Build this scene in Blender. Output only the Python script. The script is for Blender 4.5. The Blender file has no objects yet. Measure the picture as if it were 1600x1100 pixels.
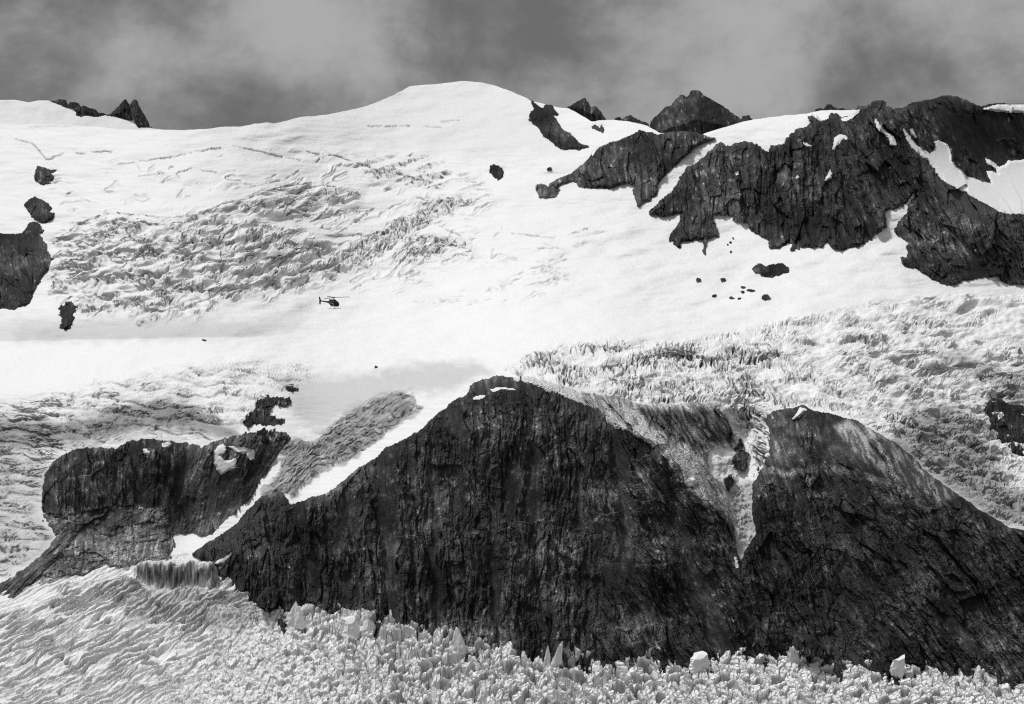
import bpy, math, numpy as np
from mathutils import Vector

# ------------------------------------------------------------------ camera, sky, sun, exposure
SC = bpy.context.scene
F = 2600.0            # focal length in photograph pixels (1600 wide)
HOR = 180.0           # row of the true horizon
PITCH = math.atan((550 - HOR) / F)
cam_d = bpy.data.cameras.new("camera"); cam = bpy.data.objects.new("camera", cam_d)
SC.collection.objects.link(cam); SC.camera = cam
cam_d.sensor_width = 36.0; cam_d.lens = 36.0 * F / 1600.0
cam_d.clip_start = 1.0; cam_d.clip_end = 60000.0
cam.location = (0, 0, 0); cam.rotation_euler = (math.pi / 2 - PITCH, 0, 0)

SUN_DIR = Vector((-0.42, 0.20, 0.88)).normalized()
sun_el = math.asin(SUN_DIR.z); sun_az = math.atan2(SUN_DIR.x, SUN_DIR.y)
w = bpy.data.worlds.new("World"); SC.world = w; w.use_nodes = True
nt = w.node_tree; nt.nodes.clear()
def N(t, kind, **kw):
    n = t.nodes.new(kind)
    for k, v in kw.items(): setattr(n, k, v)
    return n
out = N(nt, 'ShaderNodeOutputWorld'); bg = N(nt, 'ShaderNodeBackground')
sky = N(nt, 'ShaderNodeTexSky'); sky.sky_type = 'NISHITA'; sky.sun_disc = False
sky.sun_elevation = sun_el; sky.sun_rotation = sun_az
bw = N(nt, 'ShaderNodeRGBToBW'); nt.links.new(sky.outputs[0], bw.inputs[0])
tc = N(nt, 'ShaderNodeTexCoord')
mp = N(nt, 'ShaderNodeMapping'); mp.inputs['Scale'].default_value = (7.0, 7.0, 9.0)
mp.inputs['Location'].default_value = (0.4, 0.0, 1.3)
nt.links.new(tc.outputs['Generated'], mp.inputs[0])
n1 = N(nt, 'ShaderNodeTexNoise'); n1.inputs['Scale'].default_value = 1.0; n1.inputs['Detail'].default_value = 9.0
n1.inputs['Roughness'].default_value = 0.6; n1.inputs['Distortion'].default_value = 0.1
nt.links.new(mp.outputs[0], n1.inputs['Vector'])
cr = N(nt, 'ShaderNodeMapRange'); cr.inputs['From Min'].default_value = 0.36; cr.inputs['From Max'].default_value = 0.66
cr.inputs['To Min'].default_value = 0.66; cr.inputs['To Max'].default_value = 1.8; cr.interpolation_type = 'SMOOTHSTEP'
nt.links.new(n1.outputs['Fac'], cr.inputs['Value'])
# overcast deck: the sky's own brightness evened out, then broken by cloud
ev = N(nt, 'ShaderNodeMapRange'); ev.inputs['From Min'].default_value = 0.0; ev.inputs['From Max'].default_value = 12.0
ev.inputs['To Min'].default_value = 0.95; ev.inputs['To Max'].default_value = 1.1
nt.links.new(bw.outputs[0], ev.inputs['Value'])
ml = N(nt, 'ShaderNodeMath', operation='MULTIPLY'); nt.links.new(ev.outputs[0], ml.inputs[0]); nt.links.new(cr.outputs[0], ml.inputs[1])
nt.links.new(ml.outputs[0], bg.inputs['Color']); bg.inputs['Strength'].default_value = 0.125
nt.links.new(bg.outputs[0], out.inputs['Surface'])

sd = bpy.data.lights.new("sun", 'SUN'); sd.energy = 1.5; sd.angle = math.radians(10); sd.color = (1, 1, 1)
so = bpy.data.objects.new("sun", sd); SC.collection.objects.link(so)
so.rotation_euler = SUN_DIR.to_track_quat('Z', 'Y').to_euler()
SC.view_settings.view_transform = 'Standard'; SC.view_settings.look = 'None'
SC.view_settings.gamma = 1.0; SC.view_settings.exposure = 0.84
SC.cycles.use_denoising = False; SC.cycles.filter_width = 1.2
SC.cycles.max_bounces = 5; SC.cycles.diffuse_bounces = 4

# ------------------------------------------------------------------ maths
def unproj(u, v, Y):
    a = (u - 800.0) / F; b = (550.0 - v) / F
    c, s = math.cos(PITCH), math.sin(PITCH)
    ry = c + b * s; rz = b * c - s
    k = Y / ry
    return np.stack([a * k, Y + 0 * a, rz * k], -1)

def tables(seed):
    r = np.random.RandomState(seed); p = r.permutation(256); a = r.rand(256) * 2 * np.pi
    return p, np.cos(a), np.sin(a), r.rand(256), r.rand(256), r.rand(256)
_T = {}
def T(seed):
    if seed not in _T: _T[seed] = tables(seed)
    return _T[seed]
def perlin(x, y, seed=0):
    p, gx, gy = T(seed)[:3]
    xi = np.floor(x).astype(np.int64); yi = np.floor(y).astype(np.int64); fx = x - xi; fy = y - yi
    def g(dx, dy):
        h = p[(p[(xi + dx) & 255] + yi + dy) & 255]
        return gx[h] * (fx - dx) + gy[h] * (fy - dy)
    sx = fx * fx * fx * (fx * (fx * 6 - 15) + 10); sy = fy * fy * fy * (fy * (fy * 6 - 15) + 10)
    a = g(0, 0); b = g(1, 0); c = g(0, 1); d = g(1, 1)
    a = a + sx * (b - a); c = c + sx * (d - c)
    return (a + sy * (c - a)) * 1.5
def fbm(x, y, o=4, seed=0, gain=0.5):
    s = 0; a = 1.0; t = 0
    for i in range(o):
        s = s + a * perlin(x * 2 ** i + 17.3 * i, y * 2 ** i - 9.1 * i, seed + i); t += a; a *= gain
    return s / t * 1.5
def ridged(x, y, o=3, seed=0, gain=0.5):
    s = 0; a = 1.0; t = 0
    for i in range(o):
        s = s + a * (1 - 2.2 * np.abs(perlin(x * 2 ** i + 5.3 * i, y * 2 ** i + 3.1 * i, seed + i))); t += a; a *= gain
    return s / t
def worley(x, y, seed=0, jit=0.9):
    p, _, _, r1, r2, r3 = T(seed)
    xi = np.floor(x).astype(np.int64); yi = np.floor(y).astype(np.int64)
    f1 = np.full(x.shape, 9.0); f2 = np.full(x.shape, 9.0); rid = np.zeros(x.shape); dx1 = np.zeros(x.shape); dy1 = np.zeros(x.shape)
    for i in (-1, 0, 1):
        for j in (-1, 0, 1):
            h = p[(p[(xi + i) & 255] + yi + j) & 255]
            px = xi + i + 0.5 + jit * (r1[h] - 0.5) - x; py = yi + j + 0.5 + jit * (r2[h] - 0.5) - y
            d = np.sqrt(px * px + py * py)
            n = d < f1
            f2 = np.where(n, f1, np.minimum(f2, d))
            rid = np.where(n, r3[h], rid); dx1 = np.where(n, px, dx1); dy1 = np.where(n, py, dy1)
            f1 = np.where(n, d, f1)
    return f1, f2, rid, dx1, dy1
def facet(x, y, seed, jit=0.95):
    """tilted flat blocks: (height -1..1, distance to the joint, block random)"""
    f1, f2, rid, dx, dy = worley(x, y, seed, jit); th = rid * 41.0
    return (rid - 0.5) + 1.0 * (dx * np.cos(th) + dy * np.sin(th)), f2 - f1, (rid * 7.3) % 1.0
def fracture(a, b, sx, sy, seed):
    """distance in the units of a and b to a set of long joined curves"""
    n = perlin(a / sx, b / sy, seed); e = 0.5
    gx = (perlin((a + e) / sx, b / sy, seed) - n) / e; gy = (perlin(a / sx, (b + e) / sy, seed) - n) / e
    return np.abs(n) / (np.sqrt(gx * gx + gy * gy) + 0.004)
def sstep(a, b, x):
    t = np.clip((x - a) / (b - a), 0, 1); return t * t * (3 - 2 * t)
def inside(poly, u, v):
    r = np.zeros(u.shape, bool); n = len(poly)
    for i in range(n):
        x0, y0 = poly[i]; x1, y1 = poly[(i + 1) % n]
        if y0 == y1: continue
        c = ((y0 > v) != (y1 > v)) & (u < (x1 - x0) * (v - y0) / (y1 - y0) + x0)
        r ^= c
    return r
def segdist(pts, u, v, closed):
    d = np.full(u.shape, 1e9); n = len(pts)
    for i in range(n if closed else n - 1):
        x0, y0 = pts[i]; x1, y1 = pts[(i + 1) % n]
        ex, ey = x1 - x0, y1 - y0; L = ex * ex + ey * ey + 1e-9
        t = np.clip(((u - x0) * ex + (v - y0) * ey) / L, 0, 1)
        d = np.minimum(d, (u - x0 - t * ex) ** 2 + (v - y0 - t * ey) ** 2)
    return np.sqrt(d)
def sdf(poly, u, v, far=40.0):
    """signed distance, positive inside; clipped to -far outside the box of the outline"""
    P = np.array(poly, float); r = np.full(u.shape, -far)
    m = (u > P[:, 0].min() - far) & (u < P[:, 0].max() + far) & (v > P[:, 1].min() - far) & (v < P[:, 1].max() + far)
    if not m.any(): return r
    uu, vv = u[m], v[m]
    d = segdist(poly, uu, vv, True)
    r[m] = np.maximum(np.where(inside(poly, uu, vv), d, -d), -far)
    return r
def gblur(a, s, ax):
    n = int(3 * s) + 1; k = np.exp(-0.5 * (np.arange(-n, n + 1) / s) ** 2); k /= k.sum()
    pw = [(0, 0), (0, 0)]; pw[ax] = (n, n); b = np.pad(a, pw, mode='edge')
    return np.apply_along_axis(lambda m: np.convolve(m, k, 'valid'), ax, b)

# ------------------------------------------------------------------ outlines of the place
CONTACT = [(-220,936),(-20,932),(24,918),(60,908),(100,898),(150,888),(200,878),(260,872),(300,872),(330,880),(345,904),(360,920),(400,942),(440,952),
 (500,960),(550,966),(600,980),(650,990),(700,1000),(750,1008),(800,1017),(850,1021),(900,1024),(950,1032),(1000,1039),(1050,1036),
 (1080,1028),(1150,1026),(1200,1022),(1260,1021),(1300,1030),(1350,1040),(1400,1042),(1450,1045),(1500,1048),(1576,1056),(1820,1060)]
SKYLINE = [(-220,193),(24,193),(100,195),(150,198),(190,202),(240,203),(290,203),(330,201),(352,198),(375,198),(400,193),(415,192),(430,192.5),(445,189),(470,183),
 (490,181),(510,179),(535,174),(560,170),(585,161),(600,155),(620,146),(632,139),(640,135.5),(655,133),(680,132),(700,129),(720,127),(740,127),(755,129),(775,134),(800,143),(832,158),
 (868,167),(888,169),(905,178),(925,190),(945,188),(960,187),(985,190),(1010,196),(1030,207),(1060,212),(1105,211),(1130,200),(1165,189),(1200,183.5),
 (1230,180),(1262,177),(1275,174),(1310,172),(1345,171),(1360,175),(1400,178),(1440,172),(1500,175),(1540,172),(1820,172)]
def line(pts, u):
    P = np.array(pts, float); return np.interp(u, P[:, 0], P[:, 1])

ROCK_WALL = [(1013,333),(1020,325),(1030,315),(1045,302),(1053,296),(1058,286),(1066,272),(1075,260),(1090,253),(1102,244),(1110,234),(1120,227),
 (1125,222),(1135,228),(1142,228),(1150,223),(1162,221),(1175,222),(1185,226),(1195,235),(1200,237),(1205,226),(1218,226),(1228,224),
 (1230,215),(1245,201),(1258,200),(1268,190),(1262,181),(1275,179),(1283,188),(1293,187),(1300,176),(1310,178),(1315,186),(1325,182),(1335,178),
 (1348,169),(1356,163),(1362,169),(1370,172),(1373,165),(1374,158),(1383,158),(1385,166),(1394,168),(1402,175),(1412,170),(1425,165),
 (1440,160),(1455,157),(1470,153),(1478,154),(1483,150),(1498,151),(1510,156),(1525,165),(1540,168),(1555,163),(1580,163),(1820,163),
 (1820,446),(1576,445),(1568,438),(1562,432),(1548,433),(1530,434),(1512,437),(1495,445),(1475,444),(1460,437),(1447,428),(1435,421),
 (1420,419),(1410,412),(1408,402),(1418,402),(1420,395),(1415,388),(1418,378),(1408,371),(1400,365),(1398,358),(1405,347),(1415,335),
 (1422,322),(1430,308),(1433,297),(1427,302),(1418,316),(1408,322),(1395,329),(1387,328),(1383,333),(1385,345),(1386,355),(1375,362),(1365,372),(1350,380),
 (1340,386),(1328,387),(1312,391),(1300,387),(1290,376),(1285,385),(1270,386),(1255,385),(1240,392),(1233,390),(1240,380),(1235,380),
 (1215,387),(1202,388),(1200,375),(1185,368),(1175,360),(1168,350),(1150,347),(1145,338),(1116,336),(1114,345),(1120,352),(1124,369),
 (1116,371),(1105,373),(1104,380),(1103,398),(1101,398),(1100,385),(1098,375),(1085,372),(1082,377),(1065,377),(1060,385),(1050,383),(1055,377),(1045,376),
 (1050,362),(1060,350),(1065,332),(1050,337),(1038,338),(1030,337),(1025,333),(1015,335)]
ROCK_SPUR = [(837,292),(840,287),(850,288),(857,292),(860,285),(866,282),(878,276),(893,271),(905,260),(915,253),(922,245),(924,238),(935,230),(945,226),
 (960,221),(972,216),(985,213),(990,209),(1000,203),(1006,205),(1018,207),(1028,210),(1040,208),(1060,206),(1080,206),(1100,211),(1110,214),
 (1119,216),(1108,220),(1095,225),(1084,231),(1074,243),(1064,250),(1052,261),(1042,271),(1031,284),(1027,292),(1028,303),(1015,313),
 (1003,318),(1000,323),(996,322),(995,316),(990,303),(988,297),(995,292),(980,287),(967,288),(958,294),(945,293),(925,294),
 (905,292),(900,285),(893,283),(880,287),(872,292),(875,297),(868,308),(850,309),(842,308),(838,300)]
DOME = [(300,866),(322,850),(345,836),(365,822),(385,800),(410,775),(440,770),(455,790),(480,780),(510,772),(520,765),(545,745),(560,732),(590,715),(600,702),(640,683),(660,670),
 (680,650),(700,635),(710,625),(730,618),(735,605),(745,597),(770,590),(785,590),(800,592),(830,597),(870,611),(900,624),(935,637),(960,657),
 (980,670),(1010,682),(1040,707),(1070,732),(1095,757),(1120,782),(1140,802),(1148,830),(1152,865),(1170,900),(1190,960),(1200,1000),(1210,1085),(345,1085),
 (345,940),(336,890)]
SLAB = [(795,592),(830,592),(870,600),(905,612),(960,619),(1000,632),(1050,632),(1090,630),(1120,628),(1135,640),(1145,660),(1160,685),(1150,700),(1130,700),(1110,702),
 (1106,722),(1116,748),(1132,760),(1140,785),(1149,812),(1144,812),(1120,790),(1095,765),(1070,742),(1040,716),(1010,692),(960,668),(935,648),(900,634),(870,618),(830,602)]
HUMP = [(1190,1085),(1172,1010),(1180,965),(1163,930),(1152,900),(1158,880),(1165,860),(1182,835),(1176,800),(1176,760),(1188,738),(1202,712),(1203,680),(1198,650),(1210,642),(1240,638),
 (1255,633),(1275,643),(1300,648),(1335,656),(1365,673),(1400,693),(1425,713),(1450,740),(1490,768),(1530,796),(1580,826),(1820,870),(1820,1085)]
CLIFF = [(70,740),(80,725),(95,713),(120,701),(150,700),(180,702),(200,690),(225,685),(260,690),(300,693),(315,700),(335,690),(360,683),
 (400,678),(445,676),(455,684),(437,705),(422,730),(405,752),(390,778),(368,800),(345,818),(328,835),(318,838),(300,832),(268,835),(262,815),(255,800),
 (230,795),(180,790),(150,797),(120,803),(100,810),(75,808),(64,795),(66,770)]
MORAINE = [(62,800),(100,806),(150,792),(200,788),(258,796),(268,830),(273,850),(262,876),(200,892),(150,900),(110,915),(60,935),(55,900),(95,850)]
MORAINE_STRIP = [(-220,945),(0,912),(24,898),(45,884),(75,858),(92,832),(100,812),(128,815),(112,850),(92,876),(62,902),(34,930),(0,960),(-220,990)]
SNOW_BITS = {
 'S1': [(1301,232),(1303,215),(1312,209),(1322,212),(1325,216),(1314,220),(1308,227),(1303,237)],
 'S2': [(1297,263),(1300,272),(1300,278),(1293,282),(1288,283),(1292,275)],
 'S3': [(1367,182),(1373,190),(1379,200),(1389,208),(1396,213),(1402,226),(1391,227),(1389,217),(1380,209),(1371,201),(1368,192)],
 'S4': [(1409,199),(1416,205),(1421,212),(1431,225),(1446,236),(1453,240),(1460,235),(1462,225),(1458,222),(1468,219),(1480,226),(1487,240),
  (1487,252),(1497,262),(1510,275),(1530,282),(1549,286),(1545,278),(1541,267),(1550,268),(1560,272),(1555,267),(1545,258),(1538,247),
  (1548,250),(1560,260),(1570,258),(1576,251),(1820,235),(1820,337),(1576,334),(1560,330),(1548,322),(1530,313),(1515,305),(1500,297),(1485,289),
  (1470,279),(1458,264),(1452,253),(1440,244),(1425,230),(1415,216)],
 'S5': [(1425,200),(1429,207),(1433,216),(1429,216),(1424,208),(1422,202)],
 'S6': [(1268,176),(1300,174),(1293,180),(1285,190),(1278,187),(1268,179)],
 'S7': [(1308,174),(1347,170),(1337,180),(1322,191),(1312,187),(1330,180),(1314,179)],
 'S8': [(1534,171),(1545,165),(1555,163.5),(1820,163),(1820,176),(1572,176)],
 'S9': [(1253,222),(1260,223),(1267,227),(1266,229),(1258,227)],
 'S10': [(1147,270),(1151,267),(1154,266),(1155,272),(1149,273)],
 'S11': [(1244,275),(1249,274),(1249,278),(1243,278)],
 'T1': [(923,240),(930,232),(940,225),(950,219),(962,214),(975,209),(985,206),(998,204),(992,208),(978,213),(965,218),(955,224),(942,224),(932,234),(926,244)],
 'C1': [(335,705),(340,697),(348,694),(353,698),(352,705),(345,712),(350,720),(362,718),(370,714),(369,728),(358,735),(346,742),(338,735),(335,722)],
 'C2': [(355,699),(368,697),(385,700),(398,703),(397,717),(390,718),(385,711),(372,705)],
 'C10': [(222,702),(229,701),(235,706),(232,711),(226,709)],
 'C11': [(252,692),(262,691),(270,695),(262,698),(254,697)],
 'C3': [(268,832),(290,832),(312,832),(321,838),(308,850),(298,862),(290,874),(266,876),(262,866),(272,850)],
 'C4': [(396,752),(404,745),(412,735),(404,757),(408,765),(392,775),(372,788),(358,803),(352,812),(358,798),(375,777),(387,770)],
 'C5': [(738,622),(745,619),(757,617),(760,619),(750,624),(740,625)],
 'C6': [(765,609),(775,606),(788,605),(802,607),(817,608),(800,609),(785,608),(770,612)],
 'C7': [(1237,655),(1245,646),(1250,636),(1255,637),(1262,640),(1255,645),(1248,652),(1240,656)],
 'C8': [(1147,870),(1150,870),(1154,888),(1149,887)],
 'C9': [(340,876),(350,872),(360,864),(366,858),(360,868),(350,878),(340,884),(335,880)],
 'G1': [(1104,705),(1125,703),(1140,710),(1155,720),(1166,735),(1176,752),(1180,775),(1177,800),(1183,830),(1176,850),(1162,864),(1152,852),(1148,820),(1145,790),
  (1136,770),(1131,755),(1115,745),(1100,730)],
}
FAR_PEAK = [(1012,212),(1015,202),(1018,190),(1025,182),(1030,178),(1040,168),(1050,165),(1057,155),(1065,149),(1075,151),(1082,142),(1090,141),(1100,148),
 (1110,155),(1120,160),(1130,165),(1140,173),(1153,183),(1160,187),(1163,182),(1170,180),(1177,187),(1180,200),(1130,222),(1060,230),(1020,226)]

ICE = dict(
 c1=[(85,400),(150,360),(260,350),(400,352),(470,362),(530,385),(540,420),(515,445),(470,452),(430,453),(400,458),(350,468),(325,484),(310,503),(280,503),(250,503),(215,514),(197,494),(190,484),(160,499),(130,499),(110,472),(75,460)] if True else [(75,460),(85,450),(110,445),(130,430),(170,405),(220,385),(260,370),(300,362),(340,365),(400,382),(430,378),(470,378),(505,395),(522,425),(510,440),(470,448),(430,450),
  (400,455),(350,465),(325,480),(310,500),(280,500),(250,500),(215,512),(197,492),(190,482),(160,497),(130,497),(110,470)],
 c2=[(75,378),(120,350),(180,332),(260,340),(330,325),(400,300),(470,278),(520,285),(575,300),(560,320),(500,335),(440,355),(400,360),(300,362),(200,372),(110,400)],
 c3=[(525,405),(545,385),(600,355),(640,335),(665,318),(700,308),(745,312),(705,335),(660,352),(620,378),(580,408),(548,418),(530,412)],
 c4=[(615,400),(640,378),(680,368),(720,372),(750,398),(720,405),(660,412),(625,410)],
 c5=[(535,246),(600,246),(640,240),(690,255),(705,275),(695,292),(640,295),(590,280),(555,262)],
 c7=[(838,385),(880,370),(930,355),(950,362),(905,385),(860,397)],
 c8=[(650,468),(740,455),(800,438),(860,418),(895,428),(880,440),(800,452),(740,478),(660,478)],
 c9=[(780,578),(830,547),(860,540),(900,534),(960,530),(1080,530),(1140,516),(1200,500),(1300,482),(1400,464),(1500,458),(1820,455),(1820,880),(1576,826),(1500,772),(1440,732),
  (1400,692),(1340,657),(1270,640),(1210,650),(1203,720),(1176,750),(1160,690),(1130,640),(1000,636),(950,622),(880,604),(820,592)],
 c10=[(-220,640),(24,622),(100,600),(200,582),(270,567),(330,558),(400,554),(470,560),(500,585),(480,605),(455,612),(420,640),(385,672),(340,692),(230,690),(150,702),(100,712),
  (72,745),(60,800),(90,840),(60,870),(0,915),(-220,940)],
 c11=[(538,645),(560,632),(590,615),(620,609),(650,617),(650,632),(662,636),(655,645),(640,650),(615,668),(600,682),(575,702),(540,722),(520,730),(500,742),(480,760),(458,782),(445,772),(420,790),
  (400,790),(412,765),(435,735),(440,712),(425,700),(440,690),(470,686),(495,690),(500,676),(520,662)],
)

# ------------------------------------------------------------------ ground distance field (metres ahead of the camera)
CS = 4.0; GU0, GV0 = -208.0, 90.0; NU, NV = 505, 266
gu = GU0 + CS * np.arange(NU); gv = GV0 + CS * np.arange(NV)
GUU, GVV = np.meshgrid(gu, gv)
g = np.full(GUU.shape, 3.3)
g[GVV > 470] = 3.8
g[(GVV > 495) & (GVV < 610)] = 5.0
g[(GVV >= 610)] = 2.2
g[GVV < 200] = 3.6
for key, val in (('c1', 1.9), ('c2', 2.5), ('c3', 1.3), ('c4', 2.2), ('c5', 2.3), ('c9', 1.75), ('c10', 1.35), ('c11', 1.0)):
    g[sdf(ICE[key], GUU, GVV) > 0] = val
g[(sdf(ICE['c9'], GUU, GVV) > 0) & (GVV < 530) ] = 2.8
g[(GUU > 200) & (GVV > 500) & (GVV < 532) & (GUU < 420)] = 2.4
g[(GUU <= 200) & (GVV > 485) & (GVV < 532)] = 2.4
for poly, val in ((DOME, .45), (HUMP, .52), (CLIFF, .36), (MORAINE, 1.0), (MORAINE_STRIP, .8), (SLAB, .9), (ROCK_WALL, .85), (ROCK_SPUR, .9),
                  (SNOW_BITS['S4'], 3.2), (SNOW_BITS['C3'], 2.0), (SNOW_BITS['G1'], .8)):
    g[sdf(poly, GUU, GVV) > 0] = val
vc = line(CONTACT, gu)
g[GVV > vc[None, :] - 4] = 0.6
g = gblur(gblur(g, 3.0, 1), 2.0, 0)
def glacierY(v): return 1700.0 + 1.12 * (1100.0 - v)
cum = np.cumsum(g[::-1], 0)[::-1] * CS          # metres gained from the bottom row up
ic = np.clip(((vc - GV0) / CS), 0, NV - 1); i0 = ic.astype(int); fr = ic - i0
cvc = cum[i0, np.arange(NU)] * (1 - fr) + cum[np.minimum(i0 + 1, NV - 1), np.arange(NU)] * fr
YB = glacierY(gblur(vc[None, :], 5.0, 1)) + cum - gblur(cvc[None, :], 3.0, 1)
YB = gblur(YB, 3.5, 1)
WB = gblur(gblur(YB, 24.0, 1), 1.5, 0); ww = sstep(705, 585, GVV)
YB = YB * (1 - ww) + WB * ww
# broad undulation of the snow
rk = np.zeros(GUU.shape)
for p_ in (ROCK_WALL, ROCK_SPUR): rk = np.maximum(rk, sstep(-10, 0, sdf(p_, GUU, GVV)))
YB = YB + (1 - gblur(gblur(rk, 3, 0), 3, 1)) * sstep(0, 60, vc[None, :] - GVV) * sstep(620, 560, GVV) * (18 * fbm(GUU / 170, GVV / 45, 3, 5) + 9 * fbm(GUU / 60 + GVV / 50, GVV / 20, 2, 9))
def cubic(A, u, v):
    x = np.clip((u - GU0) / CS, 1, NU - 3.001); y = np.clip((v - GV0) / CS, 1, NV - 3.001)
    xi = x.astype(np.int64); yi = y.astype(np.int64); fx = x - xi; fy = y - yi
    def wts(t): return ((1 - t) ** 3 / 6, (3 * t ** 3 - 6 * t * t + 4) / 6, (-3 * t ** 3 + 3 * t * t + 3 * t + 1) / 6, t ** 3 / 6)
    wx = wts(fx); wy = wts(fy); r = 0
    for j in range(4):
        row = 0
        for i in range(4): row = row + wx[i] * A[yi + j - 1, xi + i - 1]
        r = r + wy[j] * row
    return r
def Yb(u, v): return cubic(YB, u, v)

# ------------------------------------------------------------------ materials
def rock_material(name, gain=1.0):
    m = bpy.data.materials.new(name); m.use_nodes = True; t = m.node_tree; b = t.nodes['Principled BSDF']
    b.inputs['Roughness'].default_value = 0.85; b.inputs['Specular IOR Level'].default_value = 0.25
    at = N(t, 'ShaderNodeAttribute', attribute_name='tone')
    co = N(t, 'ShaderNodeTexCoord')
    n = N(t, 'ShaderNodeTexNoise'); n.inputs['Scale'].default_value = 0.55; n.inputs['Detail'].default_value = 6; n.inputs['Roughness'].default_value = 0.75
    t.links.new(co.outputs['Object'], n.inputs['Vector'])
    r = N(t, 'ShaderNodeMapRange'); r.inputs['From Min'].default_value = 0.36; r.inputs['From Max'].default_value = 0.66
    r.inputs['To Min'].default_value = 0.45 * gain; r.inputs['To Max'].default_value = 1.7 * gain
    t.links.new(n.outputs['Fac'], r.inputs['Value'])
    mu = N(t, 'ShaderNodeMath', operation='MULTIPLY'); t.links.new(at.outputs['Fac'], mu.inputs[0]); t.links.new(r.outputs[0], mu.inputs[1])
    # pale mineral flecks and loose stones
    n2 = N(t, 'ShaderNodeTexNoise'); n2.inputs['Scale'].default_value = 0.9; n2.inputs['Detail'].default_value = 3; n2.inputs['Roughness'].default_value = 0.6
    mp2 = N(t, 'ShaderNodeMapping'); mp2.inputs['Scale'].default_value = (1.0, 1.0, 0.55); t.links.new(co.outputs['Object'], mp2.inputs[0]); t.links.new(mp2.outputs[0], n2.inputs['Vector'])
    r2 = N(t, 'ShaderNodeMapRange'); r2.inputs['From Min'].default_value = 0.60; r2.inputs['From Max'].default_value = 0.72; r2.inputs['To Min'].default_value = 1.0; r2.inputs['To Max'].default_value = 4.0
    t.links.new(n2.outputs['Fac'], r2.inputs['Value'])
    mu2 = N(t, 'ShaderNodeMath', operation='MULTIPLY'); t.links.new(mu.outputs[0], mu2.inputs[0]); t.links.new(r2.outputs[0], mu2.inputs[1])
    t.links.new(mu2.outputs[0], b.inputs['Base Color'])
    bp = N(t, 'ShaderNodeBump'); bp.inputs['Strength'].default_value = 0.8; bp.inputs['Distance'].default_value = 1.2
    t.links.new(n.outputs['Fac'], bp.inputs['Height']); t.links.new(bp.outputs[0], b.inputs['Normal'])
    return m
def snow_material(name, low=0.5):
    m = bpy.data.materials.new(name); m.use_nodes = True; t = m.node_tree; b = t.nodes['Principled BSDF']
    b.inputs['Roughness'].default_value = 0.75; b.inputs['Specular IOR Level'].default_value = 0.15
    at = N(t, 'ShaderNodeAttribute', attribute_name='tone')
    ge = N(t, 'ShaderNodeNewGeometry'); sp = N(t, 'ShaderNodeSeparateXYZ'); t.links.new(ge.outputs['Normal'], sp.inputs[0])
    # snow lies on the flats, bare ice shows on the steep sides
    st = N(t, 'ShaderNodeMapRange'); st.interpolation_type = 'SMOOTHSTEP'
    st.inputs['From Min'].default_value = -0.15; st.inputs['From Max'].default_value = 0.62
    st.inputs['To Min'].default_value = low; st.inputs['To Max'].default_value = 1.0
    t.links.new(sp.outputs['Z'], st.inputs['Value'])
    co = N(t, 'ShaderNodeTexCoord')
    n = N(t, 'ShaderNodeTexNoise'); n.inputs['Scale'].default_value = 0.35; n.inputs['Detail'].default_value = 5; n.inputs['Roughness'].default_value = 0.7
    t.links.new(co.outputs['Object'], n.inputs['Vector'])
    r = N(t, 'ShaderNodeMapRange'); r.inputs['From Min'].default_value = 0.3; r.inputs['From Max'].default_value = 0.7
    r.inputs['To Min'].default_value = 0.93; r.inputs['To Max'].default_value = 1.04
    t.links.new(n.outputs['Fac'], r.inputs['Value'])
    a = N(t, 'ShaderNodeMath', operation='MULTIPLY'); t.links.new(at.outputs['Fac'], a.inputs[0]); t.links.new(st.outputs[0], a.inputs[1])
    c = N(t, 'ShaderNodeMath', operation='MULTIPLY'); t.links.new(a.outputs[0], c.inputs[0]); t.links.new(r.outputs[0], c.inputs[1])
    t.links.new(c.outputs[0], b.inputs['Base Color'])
    bp = N(t, 'ShaderNodeBump'); bp.inputs['Strength'].default_value = 0.25; bp.inputs['Distance'].default_value = 0.8
    t.links.new(n.outputs['Fac'], bp.inputs['Height']); t.links.new(bp.outputs[0], b.inputs['Normal'])
    return m
def plain(name, v, rough=0.4, metal=0.0):
    m = bpy.data.materials.new(name); m.use_nodes = True; t = m.node_tree; b = t.nodes['Principled BSDF']
    n = N(t, 'ShaderNodeTexNoise'); n.inputs['Scale'].default_value = 3.0
    r = N(t, 'ShaderNodeMapRange'); r.inputs['To Min'].default_value = v * 0.85; r.inputs['To Max'].default_value = v * 1.15
    t.links.new(n.outputs['Fac'], r.inputs['Value']); t.links.new(r.outputs[0], b.inputs['Base Color'])
    b.inputs['Roughness'].default_value = rough; b.inputs['Metallic'].default_value = metal
    return m
M_ROCK = rock_material('rock'); M_SNOW = snow_material('snow_and_ice'); M_SERAC = snow_material('serac_ice', 0.82)

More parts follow.
